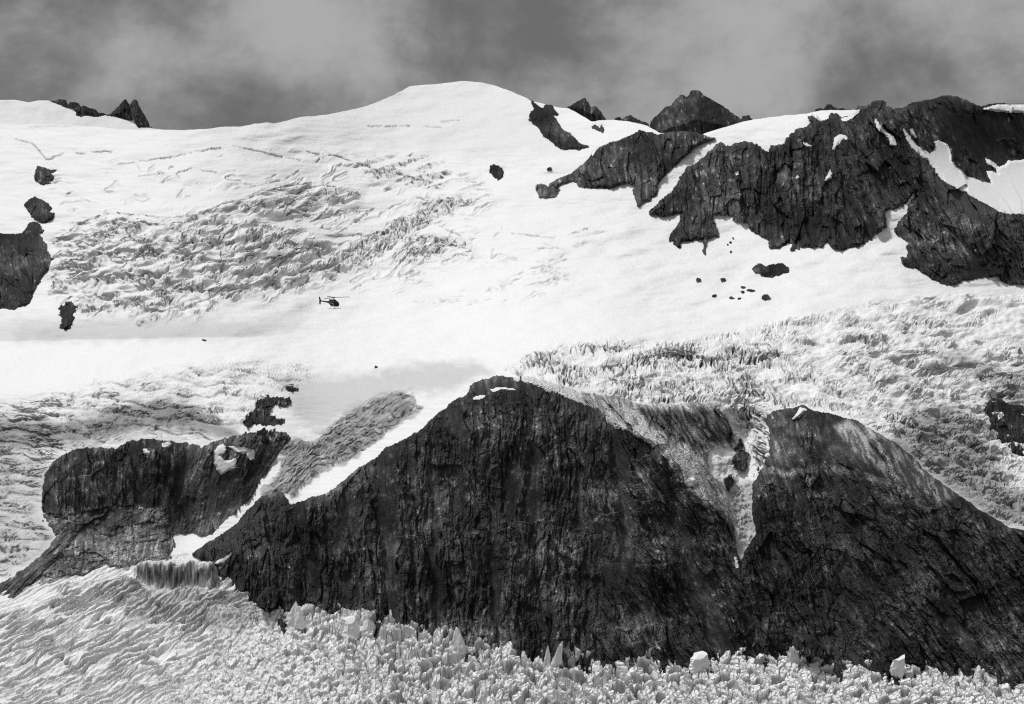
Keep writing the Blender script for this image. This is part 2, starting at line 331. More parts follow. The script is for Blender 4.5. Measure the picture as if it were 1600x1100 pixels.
# ------------------------------------------------------------------ mesh helpers
COL = SC.collection
def tag(o, label=None, cat=None, group=None, kind=None):
    if label: o['label'] = label
    if cat: o['category'] = cat
    if group: o['group'] = group
    if kind: o['kind'] = kind
    return o
def mesh_from(name, P, quads, tone, mat, smooth=True):
    used = np.unique(quads); remap = np.full(len(P), -1, np.int64); remap[used] = np.arange(len(used))
    Q = remap[quads].astype(np.int32); V = P[used].astype(np.float32)
    me = bpy.data.meshes.new(name)
    me.vertices.add(len(V)); me.vertices.foreach_set('co', V.ravel())
    me.loops.add(Q.size); me.loops.foreach_set('vertex_index', Q.ravel())
    me.polygons.add(len(Q)); me.polygons.foreach_set('loop_start', np.arange(0, Q.size, 4, dtype=np.int32))
    me.polygons.foreach_set('loop_total', np.full(len(Q), 4, np.int32))
    me.polygons.foreach_set('use_smooth', np.full(len(Q), smooth, bool))
    me.update(calc_edges=True)
    a = me.attributes.new('tone', 'FLOAT', 'POINT'); a.data.foreach_set('value', tone[used].astype(np.float32))
    me.materials.append(mat)
    o = bpy.data.objects.new(name, me); COL.objects.link(o); return o
def quads_of(h, w):
    i = np.arange(h * w).reshape(h, w)
    return np.stack([i[1:, :-1], i[1:, 1:], i[:-1, 1:], i[:-1, :-1]], -1).reshape(-1, 4)
def add_skirt(P, quads, tone, back, drop=0.0):
    """close the rim by walls that run back away from the viewer"""
    e = np.concatenate([quads[:, [0, 1]], quads[:, [1, 2]], quads[:, [2, 3]], quads[:, [3, 0]]])
    n = len(P); key = e.min(1) * n + e.max(1)
    _, idx, cnt = np.unique(key, return_index=True, return_counts=True)
    b = e[idx[cnt == 1]]; vs = np.unique(b); mp = np.full(n, -1, np.int64); mp[vs] = n + np.arange(len(vs))
    Pn = P[vs].copy(); Pn[:, 1] += back; Pn[:, 2] -= drop
    q = np.stack([b[:, 1], b[:, 0], mp[b[:, 0]], mp[b[:, 1]]], -1)
    return np.concatenate([P, Pn]), np.concatenate([quads, q]), np.concatenate([tone, tone[vs]])

# ------------------------------------------------------------------ rock
def grain(u, v, lean, seed):
    """co-ordinates across and along the bedding of the rock"""
    k = lean(u, v) if callable(lean) else lean
    a = u - k * (v - 600.0) + 5 * fbm(u / 50, v / 70, 2, seed + 60)
    return a, v + 0.15 * u
def rock_fields(u, v, lean, seed, scale=1.0, iso_=False):
    if isinstance(lean, tuple):
        k = lean[2](u, v); A = rock_fields1(u, v, lean[0], seed, scale, iso_); B = rock_fields1(u, v, lean[1], seed + 2, scale, iso_)
        return [a * (1 - k) + b * k for a, b in zip(A, B)]
    return rock_fields1(u, v, lean, seed, scale, iso_)
def rock_fields1(u, v, lean, seed, scale=1.0, iso_=False):
    a, b = grain(u, v, lean, seed); s = scale
    iso = fbm(u / (14 * s), v / (12 * s), 5, seed + 21, 0.62)
    w1 = 7 * s * fbm(u / (40 * s), v / (40 * s), 3, seed + 60); w2 = 7 * s * fbm(u / (40 * s), v / (40 * s), 3, seed + 65)
    ky = 1.0 if not iso_ else 0.2
    F1, e1, r1 = facet((a + w1) / (38 * s), (b + w2) / (95 * s * ky), seed)
    F2, e2, r2 = facet((a + .7 * w2) / (15 * s), (b + .7 * w1) / (34 * s * ky), seed + 1)
    F3, e3, r3 = facet((a + .3 * w1) / (6 * s), (b + .3 * w2) / (12 * s * ky), seed + 2)
    fin = fbm(a / (3.6 * s), b / (10 * s), 3, seed + 13)
    big_iso = fbm(u / (90 * s), v / (80 * s), 3, seed + 33)
    D = fracture(a + .5 * w1, b, 26 * s, 210 * s, seed + 15); D2 = fracture(a + .4 * w2, b, 11 * s, 60 * s, seed + 16)
    msk = sstep(-.25, .2, fbm(u / (45 * s), v / (60 * s), 2, seed + 17))
    crack = np.maximum(sstep(1.9, .5, D) * (.35 + .65 * msk), .65 * sstep(1.2, .4, D2) * (1 - .7 * msk))
    ledge = sstep(1.3, .4, fracture(b - .25 * a + w1, a, 30 * s, 90 * s, seed + 18)) * sstep(0, .4, fbm(u / (30 * s), v / (30 * s), 2, seed + 19))
    pale = sstep(.42, .62, perlin(a / (4.5 * s), b / (48 * s), seed + 25)) * sstep(-.1, .4, fbm(u / (50 * s), v / (40 * s), 2, seed + 26))
    stk = fbm(a / (3.4 * s), b / (60 * s * ky), 3, seed + 27) + .8 * fbm(a / (11 * s), b / (150 * s * ky), 2, seed + 28)
    return [F1, F2, F3, fin, iso, np.maximum(crack, .5 * ledge), big_iso, r2, r3, pale, stk]
def rock_height(f, rough):
    F1, F2, F3, fin, iso, crack, bi, r2, r3, pale, stk = f
    return rough * (8.5 * F1 + 3.8 * F2 + 1.3 * F3 + 0.5 * fin + 1.3 * stk + 1.0 * iso + 3.0 * bi - 2.4 * crack)
def rock_tone(f, base, contrast=1.0):
    F1, F2, F3, fin, iso, crack, bi, r2, r3, pale, stk = f
    t = 0.85 * np.exp(contrast * (0.65 * iso + 0.50 * fin + 1.5 * bi + 0.55 * (r2 - 0.5) + 0.7 * (r3 - 0.5)))
    t = t * (1 - 0.5 * crack) * (1 + 1.8 * pale) * np.exp(contrast * .45 * stk)
    sp = sstep(0.50, 0.85, .7 * iso + 0.7 * fin); t = t * (1 + 2.6 * sp)
    return np.clip(base * t, 0.004, 0.5)

def patch(name, poly, mat, step=1.3, relief=8.0, rw=14.0, rough=1.0, base=0.045, lean=0.0, seed=1, jit=2.5, proud=1.5, back=25.0,
          yfun=None, scale=1.0, contrast=1.0, tonefun=None, heightfun=None, drop=0.0, inlays=(), iso_=False):
    Pp = np.array(poly, float); m = 5
    uu = np.arange(max(Pp[:, 0].min() - m, -165), min(Pp[:, 0].max() + m, 1765) + step, step)
    vv = np.arange(Pp[:, 1].min() - m, Pp[:, 1].max() + m + step, step)
    U, V = np.meshgrid(uu, vv)
    ju = 1.5 * jit * (fbm(U / 13, V / 13, 5, seed + 40, .8)); jv = 1.5 * jit * (fbm(U / 13, V / 13, 5, seed + 50, .8))
    S = sdf(poly, U + ju, V + jv, 60.0)
    Y = (yfun or Yb)(U, V)
    f = rock_fields(U, V, lean, seed, scale, iso_)
    H = rock_height(f, rough)
    tone = rock_tone(f, base, contrast)
    if heightfun is not None: H = H + heightfun(U, V, S)
    SI = [sdf(SNOW_BITS[k], U + (0.15 if k == 'T1' else 0.5) * ju, V + (0.15 if k == 'T1' else 0.5) * jv, 20.0) for k, _ in inlays]
    if SI:
        im = np.max(SI, 0); k = sstep(-2.5, 3.5, im)
        H = H * (1 - k) + k * (rough * (2.5 * f[0] + 2.0 * f[6]) + 1.0 + 0.3 * fbm(U / 6, V / 5, 3, 9))
    edge = sstep(-2, rw, S)
    disp = proud + relief * edge + np.maximum(H, -relief) * edge
    if tonefun is not None: tone = tonefun(U, V, S, tone)
    P = unproj(U, V, Y - disp).reshape(-1, 3)
    q = quads_of(*U.shape)
    def cell(A): return (A[:-1, :-1] + A[1:, 1:] + A[1:, :-1] + A[:-1, 1:]).ravel() / 4
    keep = cell(S) > 0; q = q[keep]; lab = np.zeros(len(q), int)
    for i, s_ in enumerate(SI): lab[cell(s_)[keep] > 0] = i + 1
    for i in range(len(SI)):                     # one connected piece each
        idx = np.where(lab == i + 1)[0]
        if not len(idx): continue
        L = np.arange(U.size)
        for _ in range(400):
            mn = L[q[idx]].min(1); L0 = L.copy(); np.minimum.at(L, q[idx].ravel(), np.repeat(mn, 4))
            if (L == L0).all(): break
        c = L[q[idx, 0]]; ids, cnt = np.unique(c, return_counts=True); lab[idx[c != ids[cnt.argmax()]]] = 0
    n0 = len(q)
    P, q, tone = add_skirt(P, q, tone.ravel(), back, drop)
    lab = np.concatenate([lab, np.zeros(len(q) - n0, int)])
    for i, (k, lb) in enumerate(inlays):
        if (lab == i + 1).sum() == 0: print('EMPTY INLAY', k); continue
        tag(mesh_from('snow_patch', P, q[lab == i + 1], np.full(len(P), .87), M_SNOW), lb, 'snow patch', 'snow patches lying on the rock')
    return mesh_from(name, P, q[lab == 0], tone, mat, False)

# ------------------------------------------------------------------ ice
GROOVES = [
 [(25,218),(50,224),(63,238),(72,250),(90,243),(100,238),(125,240),(150,237),(178,236)],
 [(185,257),(220,252),(270,245),(310,236),(345,231)], [(365,228),(385,232),(400,235),(430,243),(470,250)],
 [(252,280),(262,265),(270,260)], [(215,275),(255,271),(275,271),(281,277)], [(275,271),(298,263),(340,270)],
 [(472,233),(490,240),(520,243),(540,248),(560,255),(590,265),(605,268),(650,280),(690,288)],
 [(400,290),(440,282),(468,267)], [(505,285),(509,296),(512,308)], [(512,291),(524,292),(528,309)],
 [(88,378),(120,352),(150,338),(180,332),(260,340),(300,337),(345,322),(400,302),(450,290),(500,292)],
 [(120,372),(180,350),(250,352),(320,345),(372,335)], [(608,325),(640,312),(655,308),(675,318)],
 [(690,355),(705,362),(720,368)], [(650,368),(665,372)], [(720,363),(750,364)], [(525,368),(550,350),(585,325)],
 [(800,365),(830,368),(865,371),(893,366),(918,357)], [(800,432),(830,420),(850,416),(876,418)], [(800,440),(820,430),(838,424)], [(865,435),(890,438)],
 [(690,190),(718,187)], [(660,197),(690,198)], [(575,197),(640,197)], [(848,380),(870,386),(885,392)],
 [(735,303),(765,306)], [(746,294),(762,300),(770,300)], [(728,284),(745,285)], [(345,395),(348,415),(344,425)], [(297,367),(303,385)],
 [(170,437),(200,410),(235,390),(262,378)], [(240,440),(270,420),(300,405)], [(440,375),(470,385),(495,395),(508,410)], [(590,400),(620,380),(650,360),(690,345)],
 [(556,332),(562,345)], [(572,330),(577,340)], [(335,350),(339,338)], [(362,345),(363,355)], [(640,243),(646,240)], [(574,250),(578,260)],
]
def blocks(u, v, ang, sx, sy, seed, warp=0.6):
    """serac blocks cut by long joined crevasses; PIT marks the open cracks"""
    global PIT
    c, s = math.cos(math.radians(ang)), math.sin(math.radians(ang))
    w1 = 0.55 * sx * fbm(u / (3.0 * sx), v / (2.0 * sx), 3, seed + 80, .6); w2 = 0.45 * sx * fbm(u / (3.0 * sx), v / (2.0 * sx), 3, seed + 85, .6)
    a = u * c + v * s + w2; b = -u * s + v * c + w1             # a runs along the crevasses
    F1, e1, r1 = facet(a / sx, b / sy, seed); F2, e2, r2 = facet(a / (sx * .42), b / (sy * .6), seed + 1)
    D1 = fracture(a, b, sx * 2.2, sy * 1.9, seed + 5); D2 = fracture(a, b, sx * .8, sy * 1.5, seed + 6)
    m1 = sstep(-.30, .25, fbm(u / (1.6 * sx), v / (1.2 * sx), 3, seed + 90)); m2 = sstep(-.1, .35, fbm(u / (1.6 * sx), v / (1.2 * sx), 3, seed + 95))
    L = np.maximum(sstep(1.5, .35, D1) * m1, .8 * sstep(1.2, .3, D2) * m2)
    wide = sstep(.52, .62, perlin(a / (sx * .7), b / (sy * .6), seed + 7))
    L = np.maximum(L, wide); PIT = L
    return 0.5 + .50 * F1 + .28 * F2 - 1.0 * L
# zone: outline, feather px, crevasse angle (deg, + falls to the right), length px, spacing px, height m, seed
ZONES = [
 ('c1', 10, -38, 14, 6, 5.0, 11), ('c2', 12, -14, 44, 7, 3.6, 12), ('c3', 5, -62, 12, 5.0, 4.6, 13), ('c4', 8, -35, 16, 5, 4.6, 14),
 ('c5', 8, 16, 26, 5.5, 4.2, 15), ('c7', 6, -22, 22, 3.0, 1.5, 16), ('c8', 8, -14, 20, 4.0, 1.2, 17),
]
def ice_height(U, V):
    """height of seracs and depth of crevasses square to the surface, with a measure of how broken the ice is"""
    h = np.zeros(U.shape); brk = np.zeros(U.shape); pits = np.zeros(U.shape)
    for key, fe, ang, sx, sy, A, sd_ in ZONES:
        s = sdf(ICE[key], U, V, 30.0); m = s > -fe
        if not m.any(): continue
        u, v = U[m], V[m]; wgt = sstep(-fe, fe, s[m] + 9 * fbm(u / 22, v / 14, 3, sd_ + 70))
        patchy = sstep(-0.30, 0.30, fbm(u / 45 + v / 60, v / 22 - u / 90, 4, sd_ + 30)) * 0.85 + 0.15
        if key in ('c2', 'c5', 'c7', 'c8'): patchy = sstep(-0.08, 0.28, fbm(u / 70, (v + .25 * u) / 11, 4, sd_ + 30))
        if key == 'c3': patchy = patchy * .3 + .7
        if key == 'c1':
            sw = ((v + .55 * u + 16 * fbm(u / 60, v / 40, 3, 204)) / 27.0) % 1.0
            band = sstep(0.15, .5, sw) * (1 - sstep(.86, .99, sw)) ; patchy = patchy * (.10 + .90 * np.maximum(band, sstep(.0, .4, fbm((u - 250) / 70, v / 40, 2, 210))))
            h[m] += wgt * 3.5 * band
        hh = blocks(u, v, ang, sx, sy, sd_) + 0.25 * fbm(u / 2.6, v / 2.2, 3, sd_ + 1)
        pits[m] = np.maximum(pits[m], PIT * wgt * patchy)
        h[m] += (0.85 if key == 'c1' else 1.0) * wgt * patchy * A * (hh - 0.5) + (wgt * 2.6 * fbm(u / 26, v / 12, 2, sd_ + 2) if key in ('c1', 'c2', 'c4') else 0); brk[m] = np.maximum(brk[m], wgt * patchy)
    # terraces of the upper left fall: long risers stepping down towards the viewer
    s = np.maximum(sdf(ICE['c2'], U, V, 40.0), sdf(ICE['c1'], U, V, 40.)); m = s > -4
    u, v = U[m], V[m]; ph = (v + .26 * u + 10 * fbm(u / 55, v / 30, 3, 201)) / 19.0
    saw = ph % 1.0; h[m] += sstep(-4, 14, s[m]) * 5.5 * (sstep(0.0, 0.72, saw) * (1 - sstep(0.80, 0.98, saw))) * sstep(-.3, .2, fbm(u / 60, v / 16, 2, 203))
    # the big fall on the right
    s = sdf(ICE['c9'], U, V, 40.0); m = s > -4
    u, v = U[m], V[m]
    wgt = sstep(-4, 14, s[m] + 6 * fbm(u / 25, v / 15, 3, 77))
    k1 = sstep(1330, 1180, u + 60 * fbm(u / 80, v / 60, 2, 37))      # curtain of tall thin seracs on the left part
    lean = u - 0.0 * v
    h1 = blocks(u, v, 76, 21, 7.0, 31); p1 = PIT; h1 = h1 + 0.2 * fbm(u / 2.4, v / 4.5, 3, 32)
    kv = sstep(560, 680, v + 40 * fbm(u / 60, v / 60, 2, 40)); h2 = blocks(u, v, -20, 17, 5.4, 33) * (1 - kv) + blocks(u, v, 30, 18, 6.0, 47) * kv; p2 = PIT; h2 = h2 + 0.2 * fbm(u / 3.2, v / 2.4, 3, 34)
    h3 = blocks(u, v, 24, 17, 5.0, 38); p3 = PIT; h3 = h3 + 0.2 * fbm(u / 3.2, v / 2.4, 3, 34)
    k3 = sstep(1440, 1560, u + (v - 600) * .3)
    hh = h1 * k1 + (1 - k1) * (h2 * (1 - k3) + h3 * k3); pp = p1 * k1 + (1 - k1) * (p2 * (1 - k3) + p3 * k3)
    pat = sstep(-0.40, 0.25, fbm(u / 60, v / 26, 4, 35)) * .88 + .12
    pat = pat * (0.45 + 0.55 * sstep(480, 555, v)) ; pat = np.clip(pat + .45 * sstep(600, 700, v), 0, 1.25)
    ph = (v - .42 * (u - 1270) * sstep(1230, 1330, u) * sstep(500, 640, v) + 14 * fbm(u / 80, v / 40, 3, 205)) / 30.0; sw = ph % 1.0
    RISE = 5.0 * sstep(0, .7, sw) * (1 - sstep(.82, .98, sw)) * sstep(-.35, .15, fbm(u / 60, v / 22, 2, 206)) * (1 - .6 * k1)
    pat = pat * np.maximum(.25 + .75 * sstep(.25, .6, sw), .95 * k1)
    big = 4.5 * fbm(u / 55, v / 30, 3, 36) + 2.0 * fbm(u / 18, v / 9, 2, 39)
    pits[m] = np.maximum(pits[m], pp * wgt * np.minimum(pat, 1) * (1 + .45 * sstep(560, 680, v))); h[m] += wgt * ((hh - 0.5) * (5.4 + 2.6 * k1) * pat + big + RISE); brk[m] = np.maximum(brk[m], wgt * np.minimum(pat, 1))
    # the apron on the left
    s = sdf(ICE['c10'], U, V, 40.0); m = s > -4
    u, v = U[m], V[m]
    wgt = sstep(-4, 22, s[m] + 6 * fbm(u / 25, v / 15, 2, 78))
    h1 = blocks(u, v, -8, 20, 4.2, 41, .9); p1 = PIT; h2 = blocks(u, v, 26, 22, 5.0, 42); p2 = PIT
    k = sstep(230, 340, u + 40 * fbm(u / 40, v / 30, 2, 46)); pat = sstep(-0.4, 0.35, fbm(u / 50, v / 22, 4, 43)) * .85 + .15
    pat = pat * (.55 + .45 * sstep(560, 640, v))
    sw = ((v - .10 * u + 12 * fbm(u / 70, v / 40, 3, 207)) / 21.0) % 1.0; pat = pat * (.35 + .65 * sstep(.2, .6, sw)); h[m] += wgt * 2.8 * sstep(0, .7, sw) * (1 - sstep(.84, .98, sw))
    pits[m] = np.maximum(pits[m], (p1 * (1 - k) + p2 * k) * wgt * pat)
    h[m] += wgt * ((h1 * (1 - k) + h2 * k - .5) * 3.6 * pat + 0.6 * fbm(u / 3.6, v / 2.8, 3, 44) + 2.5 * fbm(u / 30, v / 12, 2, 45)); brk[m] = np.maximum(brk[m], wgt * pat)
    # the dirty tongue beside the dome
    s = sdf(ICE['c11'], U, V, 40.0); m = s > -3
    u, v = U[m], V[m]; wgt = sstep(-2, 5, s[m])
    a_ = (u * .78 - v * .62); b_ = (u * .62 + v * .78)
    wq = 4 * fbm(u / 30, v / 30, 2, 53); h1 = 0.9 * blocks(u, v, -38, 20, 6.5, 51) + 0.9 * fbm(a_ / 45, (b_ + wq) / 3.4, 3, 52)
    pits[m] = np.maximum(pits[m], 1.3 * PIT * wgt); h[m] += wgt * ((h1 - .5) * 1.7 + 5.0 * sstep(0, 14, s[m])); brk[m] = np.maximum(brk[m], wgt)
    # broken snow in the gully
    s = sdf(SNOW_BITS['G1'], U, V, 20.0); m = s > 0
    u, v = U[m], V[m]; hb = blocks(u, v, 60, 12, 5, 56); pits[m] = np.maximum(pits[m], .7 * PIT * sstep(735, 775, v))
    h[m] += sstep(0, 5, s[m]) * (2.2 * (hb - .5) * (.4 + .6 * sstep(735, 775, v)) + 2.5 * fbm(u / 14, v / 14, 3, 57))
    # thin curving cracks fading out over the open slopes
    for poly, ang, sx, sy, thr, sd_ in (([(60,250),(300,225),(560,225),(720,235),(800,300),(800,420),(640,440),(500,350),(300,345),(80,400)], -15, 95, 17, .05, 401),
                                       ([(470,225),(620,232),(760,262),(790,330),(700,330),(560,290)], 14, 80, 13, 0.0, 402), ([(560,420),(900,360),(960,400),(900,480),(640,490)], -12, 90, 12, .12, 403),
                                       ([(80,345),(560,280),(740,290),(760,420),(540,470),(80,520)], -28, 70, 14, -.12, 404)):
        s = sdf(poly, U, V, 40.0); m = s > 0
        u, v = U[m], V[m]; c_, s_ = math.cos(math.radians(ang)), math.sin(math.radians(ang))
        w1 = 12 * fbm(u / 70, v / 50, 3, sd_ + 1) + 2 * fbm(u / 12, v / 12, 2, sd_ + 2); a = u * c_ + v * s_; b = -u * s_ + v * c_ + w1
        D = fracture(a, b, sx, sy, sd_ + 3); mk = sstep(thr, thr + .3, fbm(u / 55, v / 30, 3, sd_ + 4)) * sstep(0, 25, s[m])
        L = sstep(1.25, .35, D) * mk
        h[m] += -2.6 * L + 2.0 * mk * sstep(9, 1, D) * sstep(-.2, .2, fbm(a / 40, b / 9, 2, sd_ + 5)); pits[m] = np.maximum(pits[m], .75 * L)
    # single long crevasses
    ju = 1.6 * fbm(U / 9, V / 9, 3, 61, .7)
    for i, L in enumerate(GROOVES):
        Lp = np.array(L, float); m = (U > Lp[:, 0].min() - 6) & (U < Lp[:, 0].max() + 6) & (V > Lp[:, 1].min() - 6) & (V < Lp[:, 1].max() + 6)
        if not m.any(): continue
        d = segdist(L, U[m] + ju[m], V[m] + ju[m], False)
        dep = 3.4 * sstep(-.35, .35, fbm(U[m] / 30, V[m] / 14, 3, 62 + i % 5)) + .5
        h[m] -= 1.3 * dep * sstep(1.3, 0.3, d); pits[m] = np.maximum(pits[m], .9 * sstep(1.3, .4, d) * sstep(0.5, 3, dep))
    return h, brk, pits

def dirt_shade_tone(U, V, brk):
    """debris colour of the ice, with the shade of some snow slopes painted in"""
    t = np.full(U.shape, 0.90)
    n = fbm(U / 20, V / 12, 4, 81)
    def zone(poly, fe, val, amt=1.0):
        nonlocal t
        s = sdf(poly, U, V, 40.0) + 9 * n
        wgt = sstep(-fe, fe, s) * amt; t = t * (1 - wgt) + wgt * val
    zone([(-220,655),(24,655),(100,658),(180,640),(240,625),(290,628),(330,650),(370,668),(375,690),(300,676),(230,672),(150,690),(24,708),(-220,712)], 12, 0.34 + 0.12 * n)
    zone([(-220,700),(70,705),(68,760),(62,800),(95,840),(60,880),(-220,940)], 14, 0.62 + 0.15 * n)
    zone(ICE['c11'], 3, 0.40 + 0.14 * n)
    a_ = U * .78 - V * .62; b_ = U * .62 + V * .78 + 4 * fbm(U / 30, V / 30, 2, 53)
    t = t * (1 + sstep(0, 4, sdf(ICE['c11'], U, V, 20.0)) * (.45 * fbm(a_ / 40, b_ / 3.0, 3, 84) + .30 * fbm(U / 16, V / 12, 3, 85) + .25 * sstep(690, 740, V)))
    zone([(535,644),(560,628),(595,611),(625,606),(640,612),(600,618),(560,640),(540,655)], 4, 0.36)
    zone([(1380,700),(1430,640),(1500,640),(1540,690),(1576,760),(1820,800),(1820,880),(1540,810),(1450,740)], 18, 0.34 + 0.16 * n, .9)
    zone([(1470,560),(1530,590),(1576,640),(1820,660),(1820,600),(1560,580),(1500,550)], 14, 0.42, .8)
    zone([(430,590),(560,585),(640,570),(740,565),(770,580),(690,615),(640,612),(540,650),(500,680),(460,650)], 14, 0.60, .9)  # shade of the hollow beside the dome, painted into the snow
    zone([(1130,760),(1195,750),(1195,870),(1140,870)], 10, 0.55 + .2 * n)
    zone([(400,195),(560,165),(640,130),(740,120),(830,148),(900,232),(760,245),(600,232),(450,218)], 22, .80, .8)  # slope shading of the summit dome, painted as greyer snow
    zone([(24,500),(200,495),(400,500),(500,460),(460,520),(300,532),(24,535)], 10, 0.74, .8)  # shaded slope above the left bench, painted grey
    ve = 534 - .02 * (U - 24) + 1.2 * fbm(U / 60, V * 0, 2, 86)
    t = t * (1 - .20 * sstep(ve, ve - 2.5, V) * sstep(478, 530, V) * sstep(480, 330, U))  # painted slope shade ends in a sharp line at the bench
    t = t * (1 - 0.22 * brk * sstep(-0.3, 0.5, fbm(U / 9, V / 6, 4, 83)))
    return np.clip(t, 0.1, 0.91)

# ------------------------------------------------------------------ the upper snow and ice, one continuous ground cut into its named reaches
ST = 1.05
uu = np.arange(-160, 1760 + ST, ST); nr = 920
sky_v = line(SKYLINE, uu) + 0.5 * fbm(uu / 14, uu * 0 + 3.3, 3, 2)
tt = np.linspace(0, 1, nr)[:, None]
U = np.broadcast_to(uu[None, :], (nr, len(uu))).copy(); V = sky_v[None, :] + tt * (1090 - sky_v[None, :])
Yv = Yb(U, V)
rock_s = np.full(U.shape, -40.0)
for p in (ROCK_WALL, ROCK_SPUR, DOME, HUMP, CLIFF, SLAB, MORAINE, MORAINE_STRIP): rock_s = np.maximum(rock_s, sdf(p, U, V, 40.0))
H, BRK, PITS = ice_height(U, V)
fade = sstep(1.0, -5.0, rock_s)
H = H * fade
tone = dirt_shade_tone(U, V, BRK)
tone = tone * (1 - 0.42 * PITS)          # bare ice in open crevasses, painted darker to deepen their shade
# local scale of a pixel grows with distance: keep displacement honest in metres and square to the surface
P0 = unproj(U, V, Yv)
du = np.gradient(P0, axis=1); dv = np.gradient(P0, axis=0)
nrm = np.cross(dv, du); nrm /= np.linalg.norm(nrm, axis=-1, keepdims=True) + 1e-12
nrm *= np.where(nrm[..., 2:3] < 0, -1, 1)
H = H + 0.9 * fbm(U / 30 - V / 40, V / 6, 3, 98) * fade
H = H * (Yv / 2400.0) + (0.25 * fbm(U / 5, V / 2.5, 3, 99)) * (Yv / 2400.0) * fade
P = (P0 + nrm * H[..., None]).reshape(-1, 3)
q = quads_of(*U.shape)
def cellv(A): return (A[:-1, :-1] + A[1:, 1:] + A[1:, :-1] + A[:-1, 1:]).ravel() / 4
cu, cv, crk = cellv(U), cellv(V), cellv(rock_s)
lab = np.zeros(len(q), int)
wob = 5 * fbm(cu / 16, cv / 12, 3, 7)
for keys, k in ((('c1', 'c2', 'c3', 'c4', 'c5'), 1), (('c9',), 2), (('c10',), 3), (('c11',), 4)):
    for key in keys: lab[(sdf(ICE[key], cu, cv, 20.0) + wob * (key != 'c11')) > 0] = k
for key_, k_ in (('G1', 5), ('C3', 6), ('C4', 7)): lab[sdf(SNOW_BITS[key_], cu + wob * .4, cv, 20.0) > 0] = k_
keep = crk < 9
NAMES = {0: ('snowfield', 'smooth white snowfield rolling up to the rounded snow summit'),
         1: ('icefall', 'broken crevassed icefall on the upper left snow slope'),
         2: ('icefall', 'wide serac icefall spilling down the right side above the dark hump'),
         3: ('ice_apron', 'dirty layered ice apron above the striped cliff at the left'),
         4: ('ice_tongue', 'grey debris streaked ice tongue beside the left flank of the dark rock dome'),
         5: ('snow_gully', 'long white snow gully between the dome and the right hump'),
         6: ('snow_fan', 'white snow fan at the foot of the left cliff'),
         7: ('snow_streak', 'slanting snow streak between the left cliff and the dome')}
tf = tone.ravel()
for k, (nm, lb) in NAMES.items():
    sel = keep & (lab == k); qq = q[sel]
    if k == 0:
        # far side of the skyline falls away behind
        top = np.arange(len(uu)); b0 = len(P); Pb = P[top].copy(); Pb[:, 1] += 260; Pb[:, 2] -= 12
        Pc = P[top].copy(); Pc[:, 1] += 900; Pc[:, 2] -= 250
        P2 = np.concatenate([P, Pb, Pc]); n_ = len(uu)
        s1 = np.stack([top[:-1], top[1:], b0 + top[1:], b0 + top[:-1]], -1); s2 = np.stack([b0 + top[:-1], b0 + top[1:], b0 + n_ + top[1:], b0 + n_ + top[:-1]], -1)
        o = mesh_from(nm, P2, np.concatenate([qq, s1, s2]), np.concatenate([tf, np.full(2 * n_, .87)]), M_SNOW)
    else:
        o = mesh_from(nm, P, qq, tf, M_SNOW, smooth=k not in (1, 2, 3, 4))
    if k < 5: tag(o, lb, kind='structure')
    else: tag(o, lb, 'snow patch', 'snow patches lying on the rock')

# ------------------------------------------------------------------ far hill on the left with its crags
def far_y(off, k=3.4, v0=200): return lambda u, v: 4700.0 + off + k * (v0 - v)
FAR_SKY = [(-220,158),(24,156),(45,160),(60,157),(75,157),(95,161),(115,174),(150,180),(170,180),(200,189),(215,196),(240,201),(300,207),(340,214)]
fu = np.arange(-170, 340, 2.0); fv = line(FAR_SKY, fu); ft = np.linspace(0, 1, 40)[:, None]
FU = np.broadcast_to(fu[None, :], (40, len(fu))).copy(); FV = fv[None, :] + ft * (225 - fv[None, :])
FY = far_y(0)(FU, FV) + 8 * fbm(FU / 40, FV / 20, 3, 4)
fP = unproj(FU, FV, FY).reshape(-1, 3); fq = quads_of(*FU.shape)
fP, fq, ftn = add_skirt(fP, fq, np.full(len(fP), .84), 60, 60)
tag(mesh_from('snow_ridge', fP, fq, ftn, M_SNOW), 'distant grey snow ridge at the upper left skyline', kind='structure')

# ------------------------------------------------------------------ the great rock masses
def lean_dome(u, v): return 0.03 + 0.30 * sstep(860, 1180, u)
def dome_shape(U, V, S):
    # buttresses and gullies down the face
    r = 0
    for c0, wd, dp in ((607, 13, 9), (470, 9, 4), (680, 7, 5), (770, 8, 4), (645, 5, 3), (838, 10, 4), (975, 12, 5), (1062, 9, 5)):
        x = U - lean_dome(U, V) * (V - 800) - c0 - 7 * fbm(V / 60, V * 0 + c0, 2, 3)
        r = r - 1.9 * dp * np.maximum(0, 1 - np.abs(x) / (1.4 * wd)) * (0.5 + 0.5 * sstep(640, 760, V))
    return r + 6 * fbm(U / 120, V / 150, 2, 88)
def dome_tone(U, V, S, t):
    t = t * (1 + 0.9 * sstep(-0.1, 0.5, fbm(U / 60, V / 50, 3, 90)) * sstep(820, 900, U) * sstep(1120, 1040, U))
    # pale slab along the right hand crest
    crest = sstep(24, 6, S) * sstep(960, 1010, U) * sstep(720, 640, V * 0 + 1 * 640) 
    crest = crest * sstep(1000, 1040, U) * sstep(830, 790, V)
    t = t * (1 + 5.0 * crest)
    scree = sstep(0, 10, sdf([(300,866),(345,836),(385,800),(412,778),(440,772),(455,792),(430,812),(395,842),(360,880),(330,880)], U, V, 20.0))
    return t * (1 - scree) + scree * 0.055
